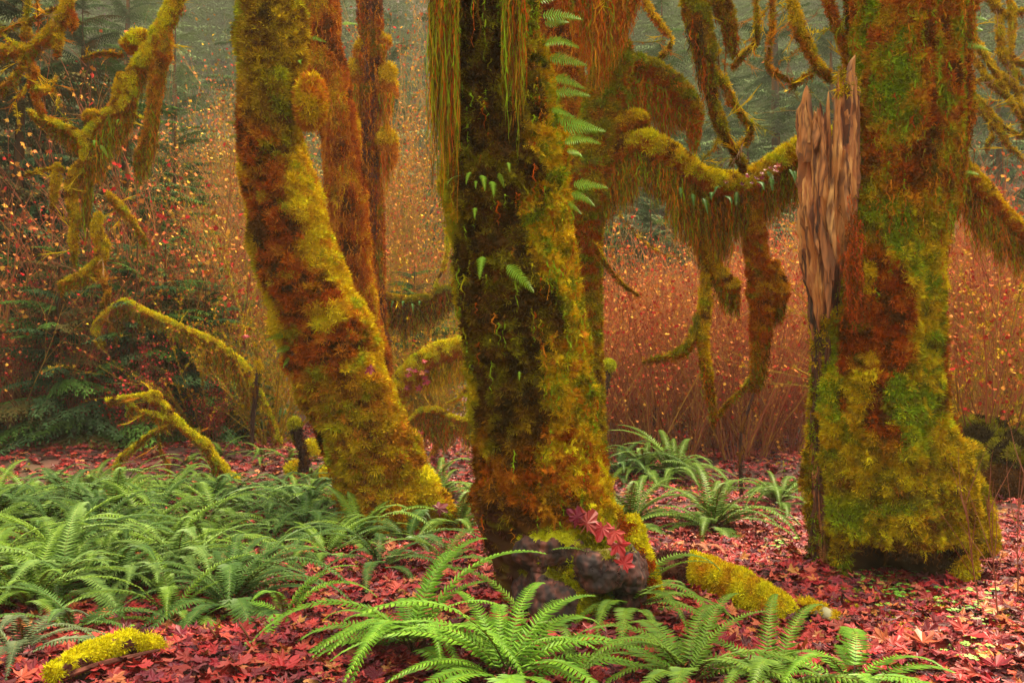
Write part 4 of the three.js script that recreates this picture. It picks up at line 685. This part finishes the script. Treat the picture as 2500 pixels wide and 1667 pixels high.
{
  const mats = []; for (let i = 0; i < 16; i++) { const m = M.leaf.clone(); m.color = leafColor(); m.name = 'leaf'; mats.push(m); }
  const put = (p, s, q, label, group) => { const m = lone('maple_leaf', pick(LEAF), pick(mats), { label, category: 'leaf', ...(group ? { group } : {}) }); m.position.copy(p); m.quaternion.copy(q); m.scale.setScalar(s); return m; };
  for (let i = 0, k = 0; k < 190 && i < 4000; i++) {
    const x = R(20, 2480), y = 1400 + 267 * Math.sqrt(rnd()); if (Math.abs(x - 1390) < 190 && y < 1520) continue;
    const right = x > 1600, p = gp(x, y); p.y += R(0.03, 0.07);
    put(p, R(0.06, 0.11), lay(0.55), right ? 'red maple leaf lying in the litter at lower right' : 'red maple leaf lying among the ferns at lower left', right ? LG : 'single red maple leaves among the ferns'); k++;
  }
  const face = (rx, ry, rz) => new THREE.Quaternion().setFromEuler(new THREE.Euler(rx, ry, rz));
  for (const [x, y, s, label] of [[1435, 1275, 0.115, 'large salmon-red leaf draped on the central trunk foot'], [1408, 1262, 0.08, 'red leaf at the upper left of the cluster on the trunk foot'], [1470, 1290, 0.09, 'dark red leaf in the middle of the cluster on the trunk foot'], [1500, 1300, 0.09, 'crimson leaf at the right of the cluster on the trunk foot'], [1510, 1330, 0.085, 'red leaf hanging below the cluster on the trunk foot'], [1525, 1375, 0.08, 'red leaf low on the right root of the central trunk']]) put(at(x, y, 5.75 - 0.46 - (y - 1262) * 0.0007), s, face(1.0 + gauss() * 0.3, R(0, 6), gauss() * 0.4), label);
  for (const [x, y, d, s, label] of [[75, 1405, 5.9, 0.1, 'pale red leaf caught on fronds at the left edge'], [600, 822, 12.5, 0.08, 'scarlet leaf stuck on a twig left of the leaning trunk'], [1072, 1240, 8.2, 0.1, 'red leaf on the golden root of the leaning trunk'], [1020, 1060, 11.6, 0.08, 'scarlet leaf dangling under the arched mossy log'], [195, 1195, 10.2, 0.11, 'red leaf on top of the fern bank at left'], [905, 1190 - 290, 8.3, 0.07, 'dark red leaf stuck to the leaning trunk']]) put(at(x, y, d), s, face(0.9 + gauss() * 0.3, R(0, 6), gauss() * 0.4), label);
  for (let i = 0; i < 34; i++) { const u = rnd(), x = lerp(1640, 1940, u), y = u < 0.4 ? lerp(395, 430, u / 0.4) : u < 0.7 ? 430 : lerp(430, 365, (u - 0.7) / 0.3); put(at(x, y + R(-6, 26), 7.6 - 0.13 - R(0, 0.07)), R(0.022, 0.04), face(0.8 + gauss() * 0.5, R(0, 6), gauss() * 0.5), 'small red leaf resting on the long curtained limb', 'small red leaves resting on the long limb'); }
  for (let i = 0; i < 12; i++) put(at(R(985, 1045), R(880, 950), 11.95), R(0.05, 0.08), face(0.8 + gauss() * 0.5, R(0, 6), gauss() * 0.5), 'red leaf lying on the arched yellow mossy log', 'red leaves on the arched log');
}

// ------------------------------------------------------------------ logs, boulders and small ground plants
{
  setSeed(950);
  const b = gp(1760, 1440), t = thing('fallen_log', 'fallen log with thick yellow moss running right from the central trunk', 'log', b), d = 6.1;
  const g = limb([[gl(1540, 1418, 0.08), 0.09], [gl(1610, 1420, 0.09), 0.10], [gl(1700, 1432, 0.1), 0.12], [gl(1760, 1458, 0.1), 0.125], [gl(1830, 1486, 0.09), 0.12], [gl(1895, 1508, 0.06), 0.10], [gl(1940, 1518, 0.03), 0.055]], { seg: 28, rings: 60, paint: (a, u, w) => (u < 0.3 ? (fbm(w.x * 20, w.y * 20, w.z * 20) > 0.05 ? P.pinkbark : P.bark) : ramp(fbm(w.x * 7, w.y * 7, w.z * 7), [P.orange, P.gold, P.yellow, P.yellow])) });
  mossed(t, 'trunk', g); mossOn(t, g, { density: 9000, size: 0.5, droop: 0.15, keep: (p, n, c) => (c.b > 0.03 ? 0.02 : 1) });
  const e = thing('log_end', 'short mossy stick with pale lichen beyond the fallen log', 'stick', gp(2000, 1505));
  const eg = limb([[gl(1960, 1490, 0.05), 0.035], [gl(2000, 1510, 0.05), 0.04], [gl(2030, 1526, 0.045), 0.035], [gl(2048, 1534, 0.04), 0.02]], { rings: 24, paint: (a, u, w) => (u > 0.4 && fbm(w.x * 16, w.y * 16, w.z * 16) > 0 ? C(0.42, 0.38, 0.22) : P.gold) }); part(e, 'wood', eg, M.bark); mossOn(e, eg, { density: 5000, size: 0.55, droop: 0, keep: (p, n, c) => (c.b > 0.2 ? 0.1 : 1) });
  const f = thing('mossy_branch', 'fallen yellow mossy branch lying in the bottom left corner', 'branch', gp(260, 1620)), fd = 4.75;
  const fg = limb([[gl(120, 1690, 0.08), 0.04], [gl(190, 1660, 0.09), 0.05], [gl(240, 1640, 0.1), 0.05], [gl(310, 1618, 0.1), 0.05], [gl(365, 1608, 0.08), 0.035], [gl(400, 1606, 0.06), 0.015]], { rings: 40, paint: (a, u, w) => (fbm(w.x * 9, w.y * 9, w.z * 9) > -0.12 ? P.yellow : P.bark) }); part(f, 'wood', fg, M.bark); mossOn(f, fg, { density: 12000, size: 0.42, droop: 0, keep: (p, n, c) => (c.r > 0.3 ? 1 : 0.05) });
  const sk = lone('fallen_stick', limb([[gl(140, 1690, 0.06), 0.015], [gl(220, 1664, 0.06), 0.017], [gl(300, 1640, 0.06), 0.014], [gl(390, 1616, 0.06), 0.008]], { seg: 8, rings: 24, paint: (a, u, w) => (fbm(w.x * 20, w.y * 20, w.z * 20) > 0.1 ? P.pinkbark : P.bark) }), M.bark, { label: 'bare brown stick lying under the yellow mossy branch', category: 'stick' });
  for (const [p, label] of [[[[508, 1528], [530, 1560], [548, 1600], [566, 1645]], 'thin bare twig standing in front of the dark fern'], [[[585, 1525], [610, 1560], [630, 1590], [640, 1615]], 'second bare twig right of the dark fern']]) lone('bare_twig', limb(p.map(([x, y], i) => [at(x, y, 4.75 + 0.03 * i), 0.006]), { seg: 6, rings: 16, paint: () => C(0.22, 0.10, 0.05) }), M.bark, { label, category: 'twig' });
  for (const [x, y, w, h, dd, label] of [[2360, 1120, 80, 84, 9.5, 'rounded golden mossy boulder right of the right trunk'], [2390, 1070, 200, 90, 11, 'long dark mossy hump behind the golden boulder'], [2470, 1110, 120, 80, 10.4, 'mossy hump with red leaves at the right edge']]) {
    const c = at(x, y, dd), tt = thing('mossy_boulder', label, 'rock', V(c.x, ground(c.x, c.z), c.z));
    const l = lump(c, px(w, dd) / 2, px(h, dd) / 2, px(w, dd) / 2, (q) => (fbm(q.x * 5, q.y * 5, q.z * 5) > 0 ? P.olive : x === 2360 ? P.gold : P.dark), 0.5, 3, 4); mossed(tt, 'stone', l); mossOn(tt, l, { density: 2400, size: 1, droop: 0.1 });
    const under = lump(V(c.x, (c.y + ground(c.x, c.z)) / 2 - 0.1, c.z + 0.05), px(w, dd) * 0.55, Math.max(0.1, (c.y - ground(c.x, c.z)) * 0.7), px(w, dd) * 0.5, () => P.brown, 0.4, 3, 3); mossed(tt, 'foot', under); mossOn(tt, under, { density: 1200 });
  }
  for (const [x, y, s] of [[760, 1120, 0.14], [720, 1160, 0.1], [830, 1190, 0.2], [2110 - 1150, 1120, 0.16], [330, 1200, 0.06]]) { const p = gp(x, y), tt = thing('moss_mound', { 760: 'small golden moss mound left of the leaning trunk', 720: 'low moss hummock by the rounded stump stick', 830: 'bright yellow moss hump against the leaning trunk foot', 960: 'moss hummock right behind the leaning trunk', 330: 'tiny moss knob at the edge of the fern bank' }[x], 'moss mound', p); const l = lump(p.clone().add(V(0, s * 0.5, 0)), s, s * 1.2, s, (q) => (fbm(q.x * 7, q.y * 7, q.z * 7) > -0.05 ? P.yellow : P.gold), 0.4, 5, 2); mossed(tt, 'mound', l); mossOn(tt, l, { density: 3000 }); }
  // wood sorrel: small three-leaved ground cover
  const s = new Soup(); for (let k = 0; k < 3; k++) { const a = k * 2.094, o = V(Math.cos(a), 0, Math.sin(a)), sd = V(-o.z, 0, o.x), pts = [V(0, 0, 0), o.clone().multiplyScalar(0.5).addScaledVector(sd, 0.5), o.clone().addScaledVector(sd, 0.42), o.clone().multiplyScalar(0.82), o.clone().addScaledVector(sd, -0.42), o.clone().multiplyScalar(0.5).addScaledVector(sd, -0.5)]; for (let i = 1; i < 5; i++) s.tri(pts[0].clone(), pts[i].clone(), pts[i + 1].clone()); }
  s.quad(V(-0.03, 0, 0), V(0.03, 0, 0), V(0.03, -1.6, 0), V(-0.03, -1.6, 0));
  const sg = s.geo(), list = [];
  const add = (x, y, n, sx, sy) => { for (let i = 0; i < n; i++) { const p = gp(x + gauss() * sx, y + gauss() * sy); p.y += R(0.02, 0.06); list.push([p, lay(0.3), R(0.016, 0.03), C(R(0.14, 0.24), R(0.32, 0.46), R(0.02, 0.05))]); } };
  add(2150, 1415, 90, 130, 25); add(2200, 1460, 70, 160, 50); add(2380, 1480, 90, 120, 80); add(1900, 1340, 70, 60, 30); add(2380, 1600, 40, 130, 50); add(260, 1560, 24, 120, 40); add(1790, 1420, 20, 80, 30); add(620, 1600, 12, 40, 30);
  const m = copies(scene, 'wood_sorrel', sg, new THREE.MeshStandardMaterial({ color: 0xffffff, roughness: 0.6, side: THREE.DoubleSide }), list); m.userData = { kind: 'stuff', label: 'scattered wood sorrel leaves between the red leaves', category: 'ground cover' };
  // ground moss between the leaves
  const gm = []; for (let i = 0; i < 26000; i++) { const d = Math.sqrt(R(16, 220)), x = R(-0.65, 0.65) * d, p = onGround(x, -d); if (fbm(p.x * 1.3, 0, p.z * 1.3, 3) < 0.19) continue; gm.push([p.add(V(0, 0.03, 0)), lay(0.4), R(0.3, 0.6), vary(pick([P.green, P.yellow, P.olive]))]); }
  copies(scene, 'ground_moss', TUFT[0], M.moss, gm).userData = { kind: 'stuff', label: 'patches of green moss showing through the fallen leaves', category: 'moss' };
}

// ------------------------------------------------------------------ shrubs and thickets
function twigs(s, p, dir, len, r, level, tips, spread, col, sag, forks = 2) {
  const n = 5; let c = p.clone(), v = dir.clone().normalize(), pr = r;
  for (let i = 1; i <= n; i++) {
    v.add(V(gauss() * spread * 0.35, gauss() * spread * 0.25 - sag, gauss() * spread * 0.35)).normalize();
    const q = c.clone().addScaledVector(v, len / n), rr = r * (1 - 0.75 * i / n), e1 = V(v.z, 0.01, -v.x).normalize(), e2 = e1.clone().cross(v);
    const ring = (o, k) => [0, 1, 2].map((j) => o.clone().addScaledVector(e1, Math.cos(j * 2.094) * k).addScaledVector(e2, Math.sin(j * 2.094) * k)), A = ring(c, pr), B = ring(q, rr);
    for (let j = 0; j < 3; j++) s.quad(A[j], A[(j + 1) % 3], B[(j + 1) % 3], B[j], col);
    if (level > 0) { for (let k = 0; k < forks; k++) if (i > 1 || level > 1) { const o = v.clone().add(V(gauss() * 1.1, gauss() * 0.7 + 0.15, gauss() * 1.1)).normalize(); twigs(s, c.clone().lerp(q, rnd()), o, len * R(0.35, 0.6), Math.max(0.0035, rr * 0.55), level - 1, tips, spread, col, sag, forks); } }
    if (tips && (level === 0 || i > 3)) tips.push([q.clone(), v.clone()]);
    c = q; pr = rr;
  }
}
const tinyLeaf = (() => { const s = new Soup(); const o = [V(0, 0, 0), V(0.35, 0.06, 0.3), V(0.5, -0.02, 0.75), V(0.12, 0.02, 0.7), V(0, 0.05, 1.1), V(-0.12, 0.02, 0.7), V(-0.5, -0.02, 0.75), V(-0.35, 0.06, 0.3)]; for (let i = 1; i < 7; i++) s.tri(o[0].clone(), o[i].clone(), o[i + 1].clone()); return s.geo(); })();
function shrubProto(s, { stems = 9, h = 2.6, r = 0.012, level = 2, spread = 0.5, sag = 0.02, col, leaves, leafSize = [0.03, 0.06], leafP = 0.6, moss, lean = 0.5, forks = 2 }) {
  setSeed(s); const g = new THREE.Group(), so = new Soup(), tips = [];
  for (let i = 0; i < stems; i++) { const a = R(0, 6.28); twigs(so, V(Math.cos(a) * R(0, 0.25), -0.05, Math.sin(a) * R(0, 0.25)), V(Math.cos(a) * lean * rnd(), 1, Math.sin(a) * lean * rnd()), h * R(0.55, 1.05), r * R(0.6, 1.2), level, tips, spread, vary(pick(col), 0.25), sag, forks); }
  const geo = so.geo(); const m = new THREE.Mesh(geo, M.bark); m.name = 'stems'; m.castShadow = m.receiveShadow = true; g.add(m);
  const list = []; for (const [p, v] of tips) if (rnd() < leafP) list.push([p.add(V(gauss() * 0.04, gauss() * 0.04, gauss() * 0.04)), new THREE.Quaternion().setFromEuler(new THREE.Euler(R(0, 6.28), R(0, 6.28), R(0, 6.28))), R(...leafSize), vary(pick(leaves), 0.3)]);
  copies(g, 'leaves', tinyLeaf, M.twigleaf, list);
  if (moss) { const ml = [], sp = sampler(geo), n = moss; for (let i = 0; i < n; i++) { const q = sp.pull(); ml.push([q.p, lay(1.2), R(0.5, 1.1), vary(pick([P.gold, P.olive, P.olive, P.orange]), 0.3)]); } copies(g, 'moss', TUFT[1], M.moss, ml); }
  return g;
}
const redL = [C(0.45, 0.03, 0.025), C(0.35, 0.02, 0.02), C(0.5, 0.12, 0.04)], orangeL = [C(0.62, 0.20, 0.06), C(0.66, 0.28, 0.05), C(0.55, 0.12, 0.05), C(0.70, 0.36, 0.06)], goldL = [C(0.66, 0.40, 0.04), C(0.6, 0.3, 0.03), C(0.55, 0.16, 0.05)];
const SH = {
  red: [shrubProto(1001, { stems: 12, h: 2.3, level: 2, col: [C(0.38, 0.13, 0.06), C(0.45, 0.2, 0.08), C(0.28, 0.09, 0.05)], leaves: [...redL, ...orangeL], leafP: 0.26, leafSize: [0.03, 0.065] }), shrubProto(1002, { stems: 12, h: 2.7, level: 2, col: [C(0.42, 0.16, 0.07), C(0.5, 0.26, 0.08)], leaves: [...orangeL, ...redL], leafP: 0.28, leafSize: [0.03, 0.065] })],
  gold: [shrubProto(1003, { stems: 6, h: 5.5, r: 0.03, level: 2, lean: 0.8, col: [C(0.4, 0.24, 0.06), C(0.3, 0.16, 0.05)], leaves: [...orangeL, ...goldL], leafP: 0.6, leafSize: [0.03, 0.08], moss: 1500 }), shrubProto(1004, { stems: 7, h: 6, r: 0.03, level: 2, lean: 0.6, col: [C(0.4, 0.22, 0.06)], leaves: [...orangeL, ...redL], leafP: 0.6, leafSize: [0.03, 0.08], moss: 1200 })],
  mossy: [shrubProto(1005, { forks: 1, stems: 12, h: 4.2, r: 0.03, level: 2, lean: 0.9, sag: 0.05, spread: 0.7, col: [C(0.3, 0.2, 0.03), C(0.24, 0.15, 0.03)], leaves: [...goldL, ...redL], leafP: 0.3, moss: 3200 }), shrubProto(1006, { forks: 1, stems: 11, h: 3.6, r: 0.028, level: 2, lean: 1.0, sag: 0.06, spread: 0.7, col: [C(0.3, 0.2, 0.03)], leaves: [...redL, ...goldL], leafP: 0.3, moss: 2800 })],
  bare: [shrubProto(1008, { forks: 1, stems: 16, h: 3.2, r: 0.014, level: 2, lean: 0.7, sag: 0.03, spread: 0.7, col: [C(0.34, 0.11, 0.05), C(0.22, 0.07, 0.035), C(0.36, 0.18, 0.04)], leaves: [...redL, ...orangeL], leafP: 0.3, leafSize: [0.03, 0.07] })],
  dark: [shrubProto(1007, { stems: 10, h: 2.6, level: 2, col: [C(0.14, 0.05, 0.035), C(0.2, 0.09, 0.04)], leaves: [C(0.28, 0.02, 0.025), C(0.14, 0.012, 0.02), C(0.5, 0.06, 0.05)], leafP: 0.3, leafSize: [0.05, 0.10] })],
};
function shrub(kind, x, d, sc, label, group, name = 'vine_maple_shrub') {
  const proto = pick(SH[kind]), g = proto.clone(), X = (x - 1250) / F * d; g.name = numbered(name); g.position.copy(onGround(X, -d)); g.rotation.y = R(0, 6.28); g.scale.setScalar(sc); g.userData = { label, category: 'shrub', group }; scene.add(g); return g;
}
setSeed(1100);
for (let i = 0; i < 22; i++) shrub('red', 1440 + (i % 11) * 52 + R(-20, 20), i < 11 ? R(14.2, 15.5) : R(16, 18.5), R(0.85, 1.15), 'orange-red leafy shrub in the thicket between central and right trunks', 'red thicket behind the ferns');
for (let i = 0; i < 9; i++) shrub('gold', 330 + i * 45 + R(-20, 20), R(19, 25), R(0.9, 1.25), 'tall golden-orange vine maple behind the leaning trunk', 'golden vine maples behind the leaning trunk');
for (let i = 0; i < 6; i++) shrub('gold', 870 + i * 45 + R(-20, 20), R(17, 22), R(0.9, 1.2), 'orange-leaved vine maple seen between the trunks', 'orange vine maples between the trunks');
for (let i = 0; i < 8; i++) shrub('mossy', 520 + (i % 4) * 45 + R(-20, 20), R(13.5, 16.5), R(0.6, 0.95), 'mossy golden-twigged shrub left of the leaning trunk', 'mossy shrubs left of the leaning trunk');
for (let i = 0; i < 5; i++) shrub('mossy', 930 + i * 40, R(14, 17), R(0.6, 0.9), 'mossy twigged shrub between the leaning and central trunks', 'mossy shrubs between the trunks');
for (let i = 0; i < 6; i++) shrub('mossy', 2300 + i * 45 + R(-20, 20), R(11.5, 15), R(0.8, 1.1), 'yellow mossy shrub filling the gap right of the right trunk', 'mossy shrubs at the right edge');
for (let i = 0; i < 9; i++) shrub('red', 2290 + i * 30, R(14, 18), R(1.1, 1.5), 'red-leaved shrub far behind the right trunk', 'red shrubs at the right edge');
for (let i = 0; i < 8; i++) shrub('dark', -40 + i * 80 + R(-20, 20), R(14.2, 16), R(0.5, 0.9), 'dark maroon-leaved shrub on the slope behind the fern bank', 'maroon shrubs behind the fern bank');
for (let i = 0; i < 5; i++) shrub('red', 1960 - i * 22, R(17, 20), R(1.2, 1.5), 'tall pale red shrub behind the long limb', 'tall red shrubs behind the limb');
for (let i = 0; i < 9; i++) shrub('bare', 1430 + i * 60 + R(-20, 20), R(13, 14.2), R(0.7, 1.0), 'reddish twigs with few leaves in front of the red thicket', 'bare twigs before the red thicket');
for (let i = 0; i < 5; i++) shrub('bare', 390 + i * 45 + R(-20, 20), R(14, 18), R(0.9, 1.6), 'tangle of reddish twigs left of the leaning trunk', 'bare twigs left of the leaning trunk');
for (let i = 0; i < 5; i++) shrub('bare', 2310 + i * 45, R(11, 14), R(0.9, 1.3), 'reddish twigs crossing the right edge', 'bare twigs at the right edge');
for (let i = 0; i < 5; i++) shrub('bare', -40 + i * 85, R(13.3, 15), R(0.7, 1.3), 'sparse reddish twigs in front of the left spruces', 'bare twigs before the left spruces');
for (let i = 0; i < 7; i++) shrub('dark', -20 + i * 85 + R(-25, 25), R(12.9, 13.6), R(0.3, 0.48), 'low maroon-leaved shrub at the foot of the slope behind the ferns', 'low maroon shrubs at the foot of the slope');
{ // saplings by the right trunk
  setSeed(1150);
  for (const [x, y, h, label] of [[2395, 1500, 0.75, 'bare brown seedling by the right trunk'], [2440, 1520, 0.8, 'second bare seedling nearer the right edge'], [2485, 1470, 0.95, 'tall bare seedling at the right edge']]) { const s = new Soup(); twigs(s, V(0, -0.03, 0), V(gauss() * 0.2, 1, 0), h, 0.006, 1, null, 0.4, C(0.25, 0.09, 0.05), 0); const m = lone('bare_seedling', s.geo(), M.bark, { label, category: 'seedling' }); m.position.copy(gp(x, y)); }
}
// ------------------------------------------------------------------ conifers
function boughGeo(L, col, dense = 1) { // a drooping bough along +x
  const s = new Soup(), n = Math.round(16 * dense); let c = V(0, 0, 0);
  for (let i = 1; i <= n; i++) {
    const u = i / n, q = V(L * u, L * (0.10 * u - 0.36 * u * u), gauss() * 0.02 * L);
    s.quad(c.clone().add(V(0, 0, 0.006 * L)), c.clone().add(V(0, 0, -0.006 * L)), q.clone().add(V(0, 0, -0.004 * L)), q.clone().add(V(0, 0, 0.004 * L)), C(0.08, 0.045, 0.02));
    for (const k of [-1, 1]) {
      const bl = L * 0.42 * (1 - u * 0.75) * R(0.6, 1.15), dir = V(0.75 + gauss() * 0.2, -0.25 + gauss() * 0.2, k * R(0.6, 1)).normalize(), m = Math.max(3, Math.round(7 * dense * bl / (L * 0.42))); let b = q.clone();
      for (let j = 1; j <= m; j++) {
        const e = q.clone().addScaledVector(dir, bl * j / m).add(V(0, -bl * 0.35 * (j / m) ** 2, 0)), sl = L * 0.085 * (1.15 - j / m) * R(0.7, 1.2), cc = vary(mixc(col[0], col[1], rnd()), 0.2);
        const sd = V(-dir.z, gauss() * 0.5, dir.x).normalize();
        s.tri(b.clone().addScaledVector(sd, sl * 0.12), b.clone().addScaledVector(sd, -sl * 0.12), e.clone(), cc);
        for (const w of [-1, 1]) s.tri(b.clone(), b.clone().lerp(e, 0.75), b.clone().lerp(e, 0.9).addScaledVector(sd, w * sl).add(V(0, -sl * R(0.1, 0.6), 0)), cc);
        b = e;
      }
    }
    c = q;
  }
  return s.geo();
}
setSeed(1200);
const BLUE = [C(0.055, 0.10, 0.032), C(0.095, 0.155, 0.052)], GREEN = [C(0.045, 0.10, 0.016), C(0.09, 0.165, 0.03)], PALE_HAZE = [C(0.15, 0.21, 0.08), C(0.22, 0.29, 0.12)], DARK = [C(0.03, 0.06, 0.025), C(0.055, 0.10, 0.035)], BROWNISH = [C(0.12, 0.07, 0.02), C(0.09, 0.09, 0.025)];  // the palest needle colours are lightened to carry the hillside haze
const BOUGH = { blue: boughGeo(1, BLUE, 1.2), green: boughGeo(1, GREEN, 1.2), pale: boughGeo(1, PALE_HAZE, 0.75), dark: boughGeo(1, DARK, 1.2), brown: boughGeo(1, BROWNISH, 1.2) };
function coniferProto(s, { H, Rb, kinds, whorls = 16, low = 0.04 }) {
  setSeed(s); const g = new THREE.Group(), tg = limb([[V(0, -0.3, 0), H * 0.014 + 0.03], [V(gauss() * 0.05, H * 0.5, 0), H * 0.009 + 0.01], [V(gauss() * 0.1, H, 0), 0.01]], { seg: 8, rings: 14, paint: (a, u, w) => (fbm(w.x * 9, w.y * 3, w.z * 9) > 0 ? P.brown : C(0.06, 0.035, 0.025)) });
  const m = new THREE.Mesh(tg, M.bark); m.name = 'trunk'; m.castShadow = m.receiveShadow = true; g.add(m);
  const lists = {}; for (const k of kinds) lists[k] = [];
  for (let i = 0; i < whorls; i++) { const u = low + (1 - low) * (i / whorls), r = Rb * Math.pow(1 - u, 0.8) + 0.12 * Rb, n = Math.round(lerp(9, 5, u)); for (let k = 0; k < n; k++) lists[pick(kinds)].push([V(0, H * (u + R(-0.02, 0.02)), 0), new THREE.Quaternion().setFromEuler(new THREE.Euler(gauss() * 0.3, R(0, 6.28), lerp(-0.05, 0.5, u) + gauss() * 0.15, 'YXZ')), r * R(0.7, 1.15), C(1, 1, 1).multiplyScalar(R(0.75, 1.2))]); }
  for (const k of kinds) copies(g, 'crown', BOUGH[k], M.needle, lists[k]);
  return g;
}
const CON = {
  blue: coniferProto(1301, { H: 7.5, Rb: 2.3, kinds: ['blue', 'green'], whorls: 20 }), dark: coniferProto(1302, { H: 9, Rb: 2.8, kinds: ['dark', 'brown'], whorls: 22 }), young: coniferProto(1303, { H: 3.8, Rb: 1.9, kinds: ['dark', 'brown', 'green'], whorls: 13, low: 0.06 }),
  hemlock: coniferProto(1304, { H: 5.0, Rb: 2.4, kinds: ['green', 'dark'], whorls: 15 }), pale: coniferProto(1305, { H: 22, Rb: 4.6, kinds: ['pale', 'green'], whorls: 30 }), pale2: coniferProto(1306, { H: 17, Rb: 4.2, kinds: ['pale', 'blue'], whorls: 26 }),
};
function conifer(kind, x, d, sc, label, group) { const g = CON[kind].clone(), X = (x - 1250) / F * d; g.name = numbered('conifer'); g.position.copy(onGround(X, -d)); g.rotation.y = R(0, 6.28); g.scale.set(sc * R(0.92, 1.08), sc, sc * R(0.92, 1.08)); g.userData = { label, category: 'tree' }; if (group) g.userData.group = group; scene.add(g); }
setSeed(1400);
conifer('blue', 300, 17, 1.0, 'blue-green spruce with drooping boughs behind the upper left branch');
conifer('blue', 420, 19.5, 0.9, 'blue-green spruce standing left of the leaning trunk');
conifer('dark', 40, 16, 1.0, 'dark brownish spruce at the left edge');
conifer('dark', 190, 21, 1.1, 'tall dark spruce between the left edge and blue-green spruce');
for (const [x, d, s] of [[330, 13.8, 0.85], [140, 13.4, 0.8], [470, 15.2, 0.8], [560, 16.5, 0.75], [-20, 14.6, 0.8], [240, 15.2, 1], [400, 14.4, 0.9], [60, 15, 0.95], [500, 14.2, 0.7]]) conifer('young', x, d, s, 'young spruce with low feathery boughs behind the arching branches', 'young spruces on the left slope');
conifer('hemlock', 1590, 19.5, 1.0, 'dark green hemlock standing in the gap under the long limb'); conifer('hemlock', 1500, 21, 0.9, 'green hemlock left of the gap under the long limb'); conifer('hemlock', 1700, 22.5, 0.95, 'green hemlock behind the hanging moss clumps');
conifer('blue', 1000, 24, 0.75, 'pale blue-green spruce seen between the left trunks'); conifer('young', 1010, 16.5, 0.8, 'young spruce low between the leaning and central trunks');
conifer('hemlock', 2420, 19, 0.8, 'dark hemlock far behind the right edge thicket');
for (const [x, d, k, s] of [[120, 33, 'pale', 0.8], [420, 36, 'pale2', 0.9], [300, 40, 'pale', 0.9], [620, 42, 'pale', 0.9], [1480, 34, 'pale2', 0.85], [1620, 38, 'pale', 0.8], [1760, 33, 'pale2', 0.8], [1900, 37, 'pale', 0.85], [2040, 34, 'pale2', 0.9], [2300, 36, 'pale', 0.85], [2450, 33, 'pale2', 0.85], [950, 38, 'pale2', 0.9], [1130, 36, 'pale', 0.85], [20, 38, 'pale', 0.95], [1830, 30, 'pale2', 0.6], [1690, 29, 'pale2', 0.5], [200, 30, 'pale2', 0.7]]) conifer(k, x, d, s, 'tall conifer on the hillside with haze painted into its pale needles', 'pale conifers on the near hillside');
{ // the wooded hillside beyond, haze put into its needle colours
  setSeed(1500); const geos = [], lists = [];
  for (const kinds of [['pale', 'green'], ['pale', 'blue']]) {
    const so = []; for (let i = 0; i < 17; i++) { const u = 0.05 + 0.93 * i / 17; for (let k = 0; k < 6; k++) { const g = boughGeo(1, kinds[1] === 'green' ? PALE_HAZE : [C(0.11, 0.16, 0.055), C(0.17, 0.23, 0.09)], 0.42), r = 3.6 * Math.pow(1 - u, 0.8) + 0.3; g.applyMatrix4(MT.compose(V(0, 20 * u, 0), new THREE.Quaternion().setFromEuler(new THREE.Euler(gauss() * 0.3, R(0, 6.28), 0.1 + gauss() * 0.2, 'YXZ')), V(r, r, r))); so.push(g); } }
    geos.push(mergeGeometries(so)); lists.push([]);
  }
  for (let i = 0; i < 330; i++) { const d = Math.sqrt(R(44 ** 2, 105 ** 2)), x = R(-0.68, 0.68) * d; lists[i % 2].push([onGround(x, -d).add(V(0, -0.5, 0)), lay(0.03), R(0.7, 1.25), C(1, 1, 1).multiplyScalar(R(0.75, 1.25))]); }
  const ring = []; for (let i = 0; i < 80; i++) { const a = R(0.7, 5.58), r = R(12, 30), X = Math.sin(a) * r, D = Math.cos(a) * r; if (a > 0.5 && a < 1.35) continue; if (D > -6 && Math.abs(X) < 0.62 * Math.max(D, 0) + 7.5) continue; ring.push([onGround(Math.sin(a) * r, -Math.cos(a) * r).add(V(0, -0.4, 0)), lay(0.03), R(0.8, 1.25), C(1, 1, 1).multiplyScalar(R(0.6, 0.9))]); }  // unseen tree ring added to block low sky light, open towards the sun
  copies(scene, 'unseen_forest', geos[0], M.needle, ring).userData = { kind: 'stuff', label: 'unseen conifers added outside the picture to block low sky light', category: 'forest' };
  geos.forEach((g, k) => { copies(scene, numbered('distant_forest'), g, M.needle, lists[k]).userData = { kind: 'stuff', label: 'conifer forest covering the far hillside, haze painted into its needles', category: 'forest', group: 'far hillside forest' }; });
}

renderer.render(scene, camera);
